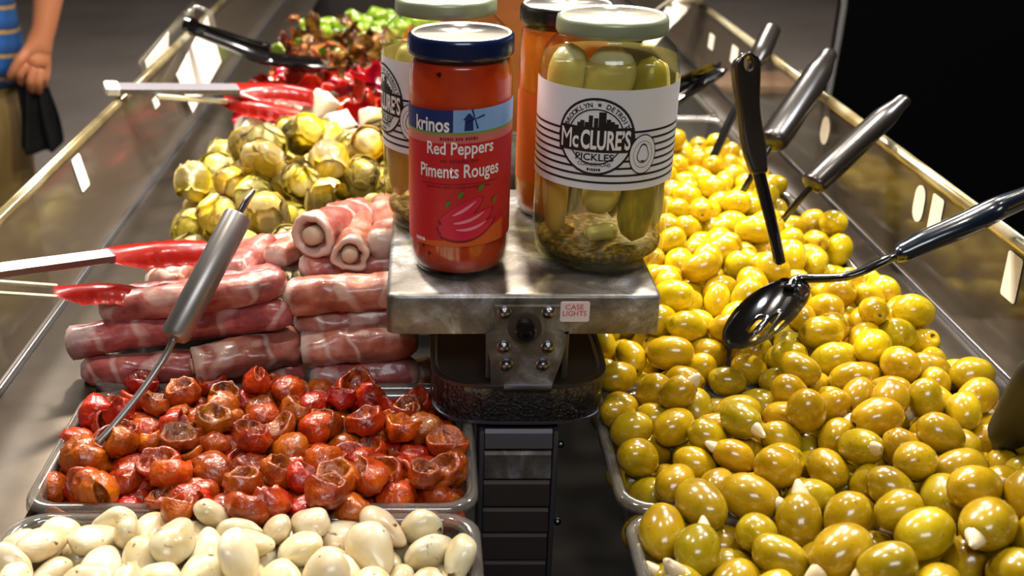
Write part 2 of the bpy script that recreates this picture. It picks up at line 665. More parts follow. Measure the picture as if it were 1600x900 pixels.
def prism(bm, poly, thick, place):
    """extrude a 2-D outline; place maps (u, v, w) to a point"""
    a = [bm.verts.new(place(u, v, 0)) for u, v in poly]
    b = [bm.verts.new(place(u, v, thick)) for u, v in poly]
    n = len(poly)
    bm.faces.new(a[::-1])
    bm.faces.new(b)
    for k in range(n):
        bm.faces.new((a[k], a[(k + 1) % n], b[(k + 1) % n], b[k]))

# ------------------------------------------------------------------ the setting
FLOOR_Z = -.93
bm = bmesh.new()
box(bm, -6, 6, -2, 12, FLOOR_Z - .05, FLOOR_Z)
tag(obj('floor', bm, M['floor'], smooth=False), kind='structure')

for nm, b in (('wall_back', (-6, 6, 11.9, 12, FLOOR_Z, 3.3)), ('wall_left', (-6, -5.9, -2, 12, FLOOR_Z, 3.3)), ('wall_right', (5.9, 6, -2, 12, FLOOR_Z, 3.3)), ('wall_front', (-6, 6, -2.1, -2, FLOOR_Z, 3.3)), ('ceiling', (-6, 6, -2, 12, 3.3, 3.4))):
    bm = bmesh.new()
    box(bm, *b)
    tag(obj(nm, bm, M['hall_paint'], smooth=False), kind='structure')

# ------------------------------------------------------------------ the counter
LX0, LX1, RX0, RX1 = -.2546, .032, .1175, .405      # outer edges of the tray rows
LE, RE = -.319, .440                                # where the ledges end and the guards stand
TY0, TP = .4035, .1525
YF, YB = .30, 2.75
ct = thing('food_counter', 'long steel counter holding the trays of antipasti', 'counter', (.06, 1.4, FLOOR_Z))
for nm, x0, x1 in (('ledge', LE, LX0 + .005), ('ledge', RX1 - .005, RE)):
    bm = bmesh.new()
    box(bm, x0, x1, YF, YB, -.012, -.004, .001)
    obj(nm, bm, M['ledge_steel'], ct, angle=.6)
for x in (LE, RE):
    s = -1 if x < 0 else 1
    bm = bmesh.new()
    box(bm, min(x, x + s * .006), max(x, x + s * .006), YF, YB, -.016, .001, .0012)
    obj('lip', bm, M['bright_steel'], ct, angle=.6)
bm = bmesh.new()
box(bm, LE - .002, LE + .004, YF, YB, FLOOR_Z + .1, -.014)
box(bm, RE - .004, RE + .002, YF, YB, FLOOR_Z + .1, -.014)
box(bm, LE, RE, YB - .006, YB, FLOOR_Z + .1, -.004)
box(bm, LE, RE, YF, YF + .006, FLOOR_Z + .1, -.004)
obj('cabinet_body', bm, M['dark_steel'], ct, smooth=False)
bm = bmesh.new()
box(bm, LE + .004, RE - .004, YF + .006, YB - .006, -.20, -.19)
obj('well_floor', bm, M['well'], ct, smooth=False)
bm = bmesh.new()
box(bm, LE + .03, RE - .03, YF + .1, YB - .1, FLOOR_Z, FLOOR_Z + .1)
obj('plinth', bm, M['black_matte'], ct, smooth=False)


def guard(side, base_x, top_x, label, stickers):
    """a low acrylic guard: panel, thick polished top edge, stickers on its inner face"""
    g = thing('acrylic_guard', label, 'guard', (base_x, 1.4, .0))
    s = -1 if side == 'left' else 1
    zt = .088
    dirn = Vector((top_x - base_x, 0, zt)).normalized()
    nrm = Vector((s * dirn.z, 0, -s * dirn.x))
    bm = bmesh.new()
    a, b = Vector((base_x + s * .001, 0, .0015)), Vector((top_x + s * .001, 0, zt))
    vs = []
    for y in (YF, YB):
        for p, t in ((a, 0), (b, 0), (b, .005), (a, .005)):
            vs.append(bm.verts.new((p.x + nrm.x * t, y, p.z + nrm.z * t)))
    bm.faces.new(vs[:4]); bm.faces.new(vs[4:][::-1])
    for k in range(4):
        bm.faces.new((vs[k], vs[(k + 1) % 4], vs[4 + (k + 1) % 4], vs[4 + k]))
    obj('panel', bm, M['acrylic'], g, smooth=False)
    bm = bmesh.new()
    e0 = b
    prof = []
    for k in range(10):
        ang = 2 * PI * k / 10
        c = e0 + nrm * .003 + dirn * .003
        prof.append(c + nrm * (.0062 * math.cos(ang)) + dirn * (.0058 * math.sin(ang)))
    loft(bm, [[Vector((p.x, YF, p.z)) for p in prof], [Vector((p.x, (YF + YB) / 2, p.z)) for p in prof], [Vector((p.x, YB, p.z)) for p in prof]], True, True)
    obj('top_edge', bm, M['acrylic_edge'], g)
    for px, py, w, h, rounded in stickers:
        # where the ray meets the panel's inner face
        r = ray(px, py)
        o0 = Vector((0, 0, .4))
        t = (a - o0).dot(nrm) / r.dot(nrm)
        c = o0 + r * t - nrm * .0006
        bm = bmesh.new()
        outline = round_rect(-w / 2, w / 2, -h / 2, h / 2, (.48 if rounded else .12) * min(w, h), 3)
        prism(bm, outline, -.0004, lambda u, v, q: c + Vector((0, 1, 0)) * (u + .22 * v) + dirn * v + nrm * q)
        obj('sticker', bm, M['card'], g, smooth=False)
    return g


guard('left', LE, -.345, 'clear acrylic guard along the edge of the counter beside the ham and tomatoes',
      [(125, 270, .026, .032, 0), (243, 160, .024, .012, 0)])
guard('right', RE, .449, 'clear acrylic guard along the edge of the counter beside the olives',
      [(1112, 65, .030, .022, 0), (1148, 86, .034, .024, 0), (1290, 204, .026, .030, 1), (1437, 318, .021, .032, 1), (1463, 336, .022, .032, 0), (1582, 433, .022, .034, 0)])

# card holder clipped over the left guard
p0 = on_z(262, 128, .072)
tg = thing('price_card_holder', 'clear price card holder with white cards clipped over the left guard', 'card holder', (-.338, p0.y, .09))
y0, y1 = on_z(232, 130, .06).y, on_z(296, 70, .06).y
bm = bmesh.new()
prism(bm, [(y0, .020), (y1, .034), (y1 + .02, .100), (y0 - .005, .072)], .0008, lambda u, v, w: Vector((-.3105 - v * .295 + w, u, v)))
obj('inner_card', bm, M['card'], tg, smooth=False)
bm = bmesh.new()
prism(bm, [(y0 - .03, .050), (y0 + .09, .088), (y0 + .10, .108), (y0 - .04, .098)], .0008, lambda u, v, w: Vector((-.362 + w, u, v)))
obj('outer_card', bm, M['card'], tg, smooth=False)
bm = bmesh.new()
prism(bm, [(y0 - .06, .035), (y1 + .03, .045), (y1 + .05, .118), (y0 - .06, .104)], .0012, lambda u, v, w: Vector((-.3655 + w, u, v)))
obj('sleeve', bm, M['tray_plastic'], tg, smooth=False)
bm = bmesh.new()
tube(bm, [(-.366, y1 - .02, .06), (-.366, y1 - .01, .106), (-.352, y1 + .0, .118), (-.3325, y1 + .01, .108), (-.324, y1 + .01, .07)], .0035, 8)
obj('clip', bm, M['rim_plastic'], tg)


# ------------------------------------------------------------------ trays
def tray(x0, x1, k, depth, label, group=None):
    y0 = TY0 + TP * (k - 1) + .001
    y1 = y0 + TP - .002
    t = thing('food_tray', label, 'tray', ((x0 + x1) / 2, (y0 + y1) / 2, -depth), group)
    def ring(inset, z, r):
        return [(x, y, z) for x, y in round_rect(x0 + inset, x1 - inset, y0 + inset, y1 - inset, r)]
    bm = bmesh.new()
    loft(bm, [ring(.0085, -.001, .016), ring(.0095, -.006, .015), ring(.012, -depth * .8, .014), ring(.017, -depth, .012)], close_last=True)
    obj('basin', bm, M['tray_plastic'], t)
    bm = bmesh.new()
    loft(bm, [ring(.0006, -.0036, .019), ring(.0, -.0015, .020), ring(.0012, .0010, .020), ring(.003, .0020, .019), ring(.006, .0018, .018), ring(.0078, .0008, .017), ring(.0088, -.003, .016)])
    obj('rim', bm, M['rim_plastic'], t)
    return t


LEFT = {1: 'clear plastic tray full of white garlic cloves at the front', 2: 'clear plastic tray full of half-dried tomatoes', 3: 'clear plastic tray under the stacked ham rolls',
        4: 'clear plastic tray of pale mushrooms behind the ham rolls', 5: 'clear plastic tray under the front half of the yellow artichokes', 6: 'clear plastic tray under the back half of the yellow artichokes',
        7: 'clear plastic tray under the red peppers and feta nearer the artichokes', 8: 'clear plastic tray under the red peppers farther from the artichokes',
        9: 'clear plastic tray of brown mushrooms next to the red peppers', 10: 'clear plastic tray of brown mushrooms next to the green peppers', 11: 'clear plastic tray of green peppers next to the brown mushrooms', 12: 'clear plastic tray of green peppers at the far end'}
RIGHT = {1: 'clear plastic tray of garlic stuffed olives at the front corner', 2: 'clear plastic tray of green olives behind the garlic stuffed olives', 3: 'clear plastic tray of olives under the slotted spoon',
         4: 'clear plastic tray of yellow olives beside the jar of pickles', 5: 'clear plastic tray of yellow olives, second from the far end of the olives', 6: 'clear plastic tray of yellow olives at the far end of the olives',
         7: 'empty clear plastic tray past the last olives, nearer one', 8: 'empty clear plastic tray past the last olives, farther one'}
for k, s in LEFT.items():
    tray(LX0, LX1, k, .04, s)
for k, s in RIGHT.items():
    tray(RX0, RX1, k, .05, s)

# ------------------------------------------------------------------ the steel display stand in the middle
CX = .0635
ST = .10
SX0, SX1, SY0, SY1, SZ0 = -.0285, .1555, .659, .878, .0715
st = thing('display_stand', 'steel stand with a flat shelf carrying jars, bolted to a stepped post between the trays', 'stand', (CX, .72, -.19))
bm = bmesh.new()
# an upside-down pan: top sheet with rounded front corners and a folded skirt
lp = lambda ins, z, r=.006: [(x, y, z) for x, y in round_rect(SX0 + ins, SX1 - ins, SY0 + ins, SY1 - ins, r, 4)]
loft(bm, [lp(.0025, SZ0), lp(.0, SZ0), lp(0, ST - .003), lp(.0008, ST - .001), lp(.003, ST)], close_last=True)
loft(bm, [lp(.0025, SZ0), lp(.0025, ST - .004)], close_last=True)
shelf = obj('shelf_pan', bm, M['pan_steel'], st, angle=.9)
def front(px, py, y=SY0):
    return on_y(px, py, y)
a = front(772, 515).x; b = front(872, 515).x; c = front(862, 606); d = front(766, 606)
yb = SY0 - .0035
bm = bmesh.new()
zb = on_y(820, 604, yb).z
prism(bm, [(a, SZ0 + .022), (b, SZ0 + .022), (b, SZ0 + .004), (front(884, 515).x, SZ0 + .0005), (front(884, 530).x, SZ0 - .006), (front(876, 560).x, SZ0 - .02), (c.x, zb + .002), (c.x, zb), (d.x, zb), (d.x, zb + .002), (front(766, 560).x, SZ0 - .02), (front(759, 530).x, SZ0 - .006), (front(759, 515).x, SZ0 + .0005), (a, SZ0 + .004)], .0032,
      lambda u, v, w: Vector((u, yb + w, v)))
obj('bracket_plate', bm, M['pan_steel'], st, smooth=False)
for px in (764, 884):
    bm = bmesh.new()
    x = on_y(px, 540, SY0).x
    box(bm, x - .002, x + .002, SY0, SY0 + .05, on_y(px, 590, SY0).z, SZ0 + .002, .0005)
    obj('bracket_side', bm, M['dark_steel'], st, angle=.6)
for px, py in ((788, 487), (857, 487), (787, 541), (856, 541), (791, 569), (848, 569)):
    c = on_y(px, py, yb)
    bm = bmesh.new()
    prof = [(.0048, 0), (.0048, .0008), (.0040, .0012), (.0036, .0030), (.0026, .0042), (.0010, .0048)]
    n = 14
    loft(bm, [[(c.x + r * math.cos(2 * PI * k / n), c.y - h, c.z + r * math.sin(2 * PI * k / n)) for k in range(n)] for r, h in prof], close_last=True)
    bl = obj('bolt', bm, M['bright_steel'], st, angle=.7)
c = on_y(820, 512, yb)
bm = bmesh.new()
n = 20
loft(bm, [[(c.x + r * math.cos(2 * PI * k / n), c.y - h, c.z + r * math.sin(2 * PI * k / n)) for k in range(n)] for r, h in [(.0115, 0), (.0115, .0010), (.0074, .0012)]], close_last=True)
obj('washer', bm, M['dark_steel'], st, angle=.6)
bm = bmesh.new()
loft(bm, [[(c.x + r * math.cos(2 * PI * k / n), c.y - h, c.z + r * math.sin(2 * PI * k / n)) for k in range(n)] for r, h in [(.0074, .0012), (.0074, .007), (.0062, .0085), (.0035, .0085), (.0035, .006)]], close_last=True)
kn = obj('knob', bm, M['black_plastic'], st, angle=.6)
kn['label'] = 'black knob in the middle of the bracket'
# sticker with two lines of pink capitals
def text_bm(s, width=None, height=None, fat=.0, shear=0, spacing=1.0):
    cu = bpy.data.curves.new('lettering', 'FONT')
    cu.body = s
    cu.offset = fat
    cu.shear = shear
    cu.space_character = spacing
    cu.resolution_u = 3
    o = bpy.data.objects.new('lettering', cu)
    COL.objects.link(o)
    dg = bpy.context.evaluated_depsgraph_get()
    me = bpy.data.meshes.new_from_object(o.evaluated_get(dg))
    t = bmesh.new()
    t.from_mesh(me)
    bpy.data.objects.remove(o)
    bpy.data.curves.remove(cu)
    bpy.data.meshes.remove(me)
    xs = [v.co.x for v in t.verts]; ys = [v.co.y for v in t.verts]
    cx, cy = (min(xs) + max(xs)) / 2, (min(ys) + max(ys)) / 2
    w, h = max(xs) - min(xs), max(ys) - min(ys)
    sx = width / w if width else height / h
    sy = height / h if height else sx
    for v in t.verts:
        v.co = Vector(((v.co.x - cx) * sx, (v.co.y - cy) * sy, 0))
    return t


p0, p1 = on_y(876, 471, SY0), on_y(920, 502, SY0)
bm = bmesh.new()
prism(bm, round_rect(p0.x, p1.x, p1.z, p0.z, .0015, 3), -.0006, lambda u, v, w: Vector((u, SY0 - .0002 + w, v)))
sk = obj('sticker', bm, M['sticker'], st, smooth=False)
sk['label'] = 'white sticker with pink lettering'
for s, py, wpx, hpx in (('CASE', 480, 28, 8), ('LIGHTS', 490, 36, 8)):
    t = text_bm(s, wpx * .75 / 1700, hpx * .75 / 1700 * 1.1, .012)
    q = on_y(898, py, SY0 - .001)
    for v in t.verts:
        v.co = Vector((q.x + v.co.x, SY0 - .0010, q.z + v.co.y))
    obj('lettering', t, M['sticker_ink'], sk, smooth=False)
# the D-shaped collar under the shelf
def dshape(ins, z):
    out = []
    x0, x1, yf, yr = .0022 + ins, .1255 - ins, .6555 + ins, .80 - ins
    r = (x1 - x0) / 2
    n = 22
    for k in range(n + 1):
        a = PI + PI * k / n
        cc, ss = math.cos(a), math.sin(a)
        e = .62                                     # a squared-off half round
        out.append(((x0 + x1) / 2 + r * math.copysign(abs(cc) ** e, cc), yf + .046 + .046 * math.copysign(abs(ss) ** e, ss), z))
    out += [(x1, yr, z), (x0, yr, z)]
    return out
bm = bmesh.new()
loft(bm, [dshape(.002, .0032), dshape(.0, .0042), dshape(0, .032), dshape(.0005, .033)])
band = obj('collar_band', bm, M['black_glitter'], st, angle=.9)
band['label'] = 'black hammered band around the collar'
bm = bmesh.new()
loft(bm, [dshape(-.001, .031), dshape(-.0012, .0335), dshape(.0015, .0342), dshape(.003, .0335), dshape(.0045, .030)], close_last=True)
tp = obj('collar_top', bm, M['dark_steel'], st, angle=.9)
bm = bmesh.new()
loft(bm, [dshape(.001, .0024), dshape(-.0008, .0027), dshape(-.0008, .0044), dshape(.001, .0048)], close_first=True)
obj('collar_hoop', bm, M['tool_steel'], st, angle=.9)
bm = bmesh.new()
q0, q1 = on_y(787, 604, .654), on_y(862, 604, .654)
box(bm, q0.x, q1.x, .6535, .657, on_y(820, 612, .654).z, on_y(820, 602, .654).z, .0006)
obj('catch', bm, M['bright_steel'], st, angle=.6)
# the stepped post
bm = bmesh.new()
box(bm, CX - .026, CX + .026, .668, .735, -.1895, -.003, .001)
obj('post', bm, M['dark_steel'], st, angle=.6)
for sx in (-1, 1):
    bm = bmesh.new()
    box(bm, CX + sx * .0262 - .0018, CX + sx * .0262 + .0018, .655, .70, -.1895, -.003, .0008)
    obj('post_side', bm, M['tool_steel'], st, angle=.6)
yp = .657
edges_px = [672, 706, 752, 795, 835, 878, 925]
for i, (ya, ybp) in enumerate(zip(edges_px, edges_px[1:])):
    z1, z0 = on_y(815, ya, yp).z, on_y(815, ybp, yp).z
    bm = bmesh.new()
    w = .0238
    vs = []
    # a slat that leans out at its lower edge, with a rolled top
    prof = [(yp + .006, z1 - .0005), (yp + .0035, z1 - .0012), (yp + .002, z1 - .004), (yp - .001, z0 + .0035), (yp - .0008, z0 + .0025), (yp + .008, z0 + .0025)]
    loft(bm, [[Vector((CX + s * w, y, z)) for y, z in prof] for s in (-1, 1)], True, True)
    pl = obj('slat', bm, M['pan_steel'] if i == 1 else M['tool_steel'] if i == 0 else M['dark_steel'], st, smooth=False)
for px, py in ((876, 694), (871, 815), (757, 690)):
    c = on_y(px, py, .672)
    bm = bmesh.new()
    bmesh.ops.create_uvsphere(bm, u_segments=10, v_segments=6, radius=.003, matrix=Matrix.Translation(c))
    obj('bolt', bm, M['bright_steel'], st)


# ------------------------------------------------------------------ jars
def glass_jar(name, label, cat, cx, cy, r, h, lid_r, lid_h, lid_mats, group=None, z=ST, neck=.86, sh=.80):
    """glass body and screw lid; returns the jar's Empty"""
    j = thing(name, label, cat, (cx, cy, z), group)
    zl = z + h - lid_h
    zs = z + h * sh
    prof = [(r * .30, z + .0045), (r * .66, z + .0035), (r * .74, z + .0006), (r * .80, z), (r * .88, z + .0012), (r * .95, z + .005), (r * .985, z + .011), (r, z + .018),
            (r, z + h * .4), (r, zs - .012), (r * .995, zs), (r * .965, zs + .008), (r * .91, zs + .014), (lid_r * 1.0, zs + .0195), (lid_r * .93, zs + .023), (lid_r * .92, zl + lid_h * .8)]
    bm = bmesh.new()
    lathe(bm, prof, cx, cy, 56, closed_top=False)
    obj('glass', bm, M['glass'], j)
    bm = bmesh.new()
    n = 72
    rows = [(lid_r * .985, zl - .0005), (lid_r * 1.005, zl + .0008), (lid_r * 1.0, zl + .003), (lid_r * .995, zl + lid_h * .75), (lid_r * .985, zl + lid_h * .92), (lid_r * .955, z + h)]
    loft(bm, [[(cx + rr * (1 + .006 * (k % 2) * (1 if 1 < i < 4 else 0)) * math.cos(2 * PI * k / n), cy + rr * (1 + .006 * (k % 2) * (1 if 1 < i < 4 else 0)) * math.sin(2 * PI * k / n), zz) for k in range(n)] for i, (rr, zz) in enumerate(rows)])
    lid = obj('lid', bm, lid_mats[0], j)
    bm = bmesh.new()
    lathe(bm, [(lid_r * .96, z + h - .0006), (lid_r * .93, z + h + .0004), (lid_r * .86, z + h - .0012), (lid_r * .45, z + h - .0014), (lid_r * .40, z + h - .0008), (lid_r * .05, z + h - .0008)], cx, cy, 48)
    obj('lid_top', bm, lid_mats[1], lid)
    return j, prof


def contents(j, prof, cx, cy, mat_, top, name='contents', k=.965, z=ST):
    bm = bmesh.new()
    pr = [(r * k, max(zz, z + .004)) for r, zz in prof[2:] if zz < top]
    lathe(bm, pr + [(pr[-1][0], top), (pr[-1][0] * .5, top + .0002)], cx, cy, 48)
    return obj(name, bm, mat_, j)


def bend(bm, cx, cy, r, u0, z0, tilt=0, step=.0016):
    """lay a flat bmesh (x along the paper, y up) round an upright cylinder"""
    xs = [v.co.x for v in bm.verts]
    x = math.floor(min(xs) / step) * step
    while x < max(xs):
        bmesh.ops.bisect_plane(bm, geom=list(bm.verts) + list(bm.edges) + list(bm.faces), plane_co=(x, 0, 0), plane_no=(1, 0, 0))
        x += step
    for v in bm.verts:
        u = u0 + v.co.x
        a = u / r
        v.co = Vector((cx + r * math.sin(a), cy - r * math.cos(a), z0 + v.co.y + tilt * u))


def poly_bm(pts):
    t = bmesh.new()
    t.faces.new([t.verts.new((x, y, 0)) for x, y in pts])
    bmesh.ops.triangulate(t, faces=t.faces)
    return t


def circle(cx, cy, rx, ry=None, n=40, a0=0, a1=2 * PI):
    ry = ry or rx
    return [(cx + rx * math.cos(a0 + (a1 - a0) * k / n), cy + ry * math.sin(a0 + (a1 - a0) * k / n)) for k in range(n if a1 - a0 > 6.2 else n + 1)]


def ring_bm(cx, cy, r0, r1, n=48, sx=1.0):
    t = bmesh.new()
    a = [t.verts.new((cx + r0 * sx * math.cos(2 * PI * k / n), cy + r0 * math.sin(2 * PI * k / n), 0)) for k in range(n)]
    b = [t.verts.new((cx + r1 * sx * math.cos(2 * PI * k / n), cy + r1 * math.sin(2 * PI * k / n), 0)) for k in range(n)]
    for k in range(n):
        t.faces.new((a[k], a[(k + 1) % n], b[(k + 1) % n], b[k]))
    return t


def merge_bm(list_):
    out = bmesh.new()
    for t in list_:
        me = bpy.data.meshes.new('tmp')
        t.to_mesh(me)
        out.from_mesh(me)
        t.free()
        bpy.data.meshes.remove(me)
    return out


class Label:
    """a paper label round a jar, and what is printed on it"""
    def __init__(self, jar, cx, cy, r, z0, z1, u0, u1, mat_, tilt=0, name='label'):
        self.j, self.cx, self.cy, self.r, self.tilt = jar, cx, cy, r, tilt
        t = poly_bm([(u0, z0), (u1, z0), (u1, z1), (u0, z1)])
        bend(t, cx, cy, r + .0004, 0, 0, tilt, .002)
        self.o = obj(name, t, mat_, jar)
        self.lay = 1
    def put(self, name, t, mat_, u=0, z=0, lay=None, follow=True):
        self.lay = lay or self.lay
        bend(t, self.cx, self.cy, self.r + .0004 + .00012 * self.lay, u, z, self.tilt)
        o = obj(name, t, mat_, self.o)
        return o


# the jar of red peppers
RJ = (.0213, .717, .0346)
jar, prof = glass_jar('pepper_jar', 'jar of red peppers with a navy lid and red label, front of the shelf', 'jar', RJ[0], RJ[1], RJ[2], .163, .0350, .0125, (M['blue_lid'], M['lid_top']), sh=.83)
contents(jar, prof, RJ[0], RJ[1], M['red_paste'], ST + .163 * .90, 'pepper_puree')
U = lambda px, py: on_cyl(px, py, *RJ)
px2 = .70 / 1700                                         # metres to a photograph's pixel at the front of the jars
zt, zm, zb = U(718, 172)[1], U(718, 207)[1], U(718, 386)[1]
L = Label(jar, *RJ, zb, zt, -.052, .052, M['label_red'], tilt=.045)
bh = zt - zm
L.put('printed_band', poly_bm([(-.052, zm), (U(708, 190)[0], zm), (U(708, 190)[0], zt), (-.052, zt)]), M['navy'], lay=1)
L.put('printed_band', poly_bm([(U(708, 190)[0], zm), (.052, zm), (.052, zt), (U(708, 190)[0], zt)]), M['sky'], lay=1)
L.put('printed_line', poly_bm([(-.052, zm - .0016), (.052, zm - .0016), (.052, zm), (-.052, zm)]), M['green_line'], lay=1)
L.put('printed_band', poly_bm([(-.052, zm - .0075), (.052, zm - .0075), (.052, zm - .0016), (-.052, zm - .0016)]), M['pinkish'], lay=1)
u, z = U(673, 191)
L.put('lettering', text_bm('krinos', 61 * px2 * 1.06, 24 * px2, .022), M['white_ink'], u, z, 2)
# a windmill: cap, body and sails
u, z = U(733, 190)
mill = merge_bm([poly_bm([(-.0030, -.0062), (.0030, -.0062), (.0026, .0012), (-.0026, .0012)]), poly_bm([(-.0040, .0010), (.0040, .0010), (.0006, .0052), (-.0006, .0052)])]
                + [poly_bm([(.004 + math.cos(a + d) * rr * .0012 / .0012, .0012 + math.sin(a + d) * rr) for rr, d in ((.0005, -.9), (.0068, -.10), (.0068, .10), (.0005, .9))]) for a in (.3, .3 + PI / 2, .3 + PI, .3 + 1.5 * PI)])
L.put('printed_windmill', mill, M['navy'], u, z, 2)
for s, py, px, w, h, fat in (('Red Peppers', 235, 719, 108, 26, .016), ('Piments Rouges', 271, 718, 133, 28, .016)):
    u, z = U(px, py)
    L.put('lettering', text_bm(s, w * px2 * 1.05, h * px2 * 1.06, fat), M['white_ink'], u, z, 2)
def small_print(w, h, seed):
    """a line of print too small to read: a row of short strokes"""
    R = random.Random(seed)
    x, out = -w / 2, []
    while x < w / 2:
        q = R.uniform(.35, .8) * h
        out.append(poly_bm([(x, -h / 2), (x + q, -h / 2), (x + q, h / 2 * R.uniform(.4, 1)), (x, h / 2)]))
        x += q + h * (.25 if R.random() < .8 else .8)
    return merge_bm(out)


for py, w, h in ((217, 60, 5), (252, 60, 5), (293, 110, 4)):
    u, z = U(716, py)
    L.put('small_print', small_print(w * px2, h * px2, py), M['label_deep'], u, z, 2)
u, z = U(718, 288)
L.put('printed_line', poly_bm([(-.028, -.0003), (.028, -.0003), (.028, .0003), (-.028, .0003)]), M['label_deep'], u, z, 2)
u, z = U(657, 367)
L.put('small_print', small_print(20 * px2, 6 * px2, 1), M['white_ink'], u, z, 3)
# the orange sweep at the foot of the label and three peppers lying together
u, z = U(718, 380)
L.put('printed_sweep', poly_bm([(-.034, -.0025)] + [(-.034 + .068 * k / 16, .0005 + .0125 * (k / 16) ** 2.0) for k in range(17)] + [(.034, -.0025)]), M['label_orange'], u, z, 2)
def pepper_shape(dx, dy, ln, wd, ang, curve):
    pts = []
    for k in range(15):
        t = k / 14
        wv = wd * math.sin(PI * min(1, (t * .92 + .08))) ** .7
        pts.append((ln * (t - .5), curve * (1 - (2 * t - 1) ** 2) + wv))
    for k in range(14, -1, -1):
        t = k / 14
        wv = wd * math.sin(PI * min(1, (t * .92 + .08))) ** .7
        pts.append((ln * (t - .5), curve * (1 - (2 * t - 1) ** 2) - wv))
    c, s = math.cos(ang), math.sin(ang)
    return poly_bm([(dx + x * c - y * s, dy + x * s + y * c) for x, y in pts])
u, z = U(728, 338)
k = px2 * 1.05
for i, (dx, dy, ln, wd, ang, cv) in enumerate(((-6, 10, 78, 13, .55, -3), (2, -6, 95, 13, .32, -7), (6, -19, 92, 10, .22, -9))):
    L.put('printed_shade', pepper_shape((dx - 1) * k, (dy - 2.5) * k, (ln + 5) * k, (wd + 1.5) * k, ang, cv * k), M['label_deep'], u, z, 3 + i)
    L.put('printed_pepper', pepper_shape(dx * k, dy * k, ln * k, wd * k, ang, cv * k), M['art_red'], u, z, 3.5 + i)
    L.put('printed_shine', pepper_shape((dx + 4) * k, (dy + 3) * k, ln * .55 * k, 2.6 * k, ang, cv * k * .5), M['art_light'], u, z, 3.7 + i)
for dx, dy in ((-27, 21), (-8, 35), (24, 44), (50, 20)):
    L.put('printed_stem', pepper_shape(dx * k, dy * k, 13 * k, 3.2 * k, .9, 1 * k), M['art_green'], u, z, 7)

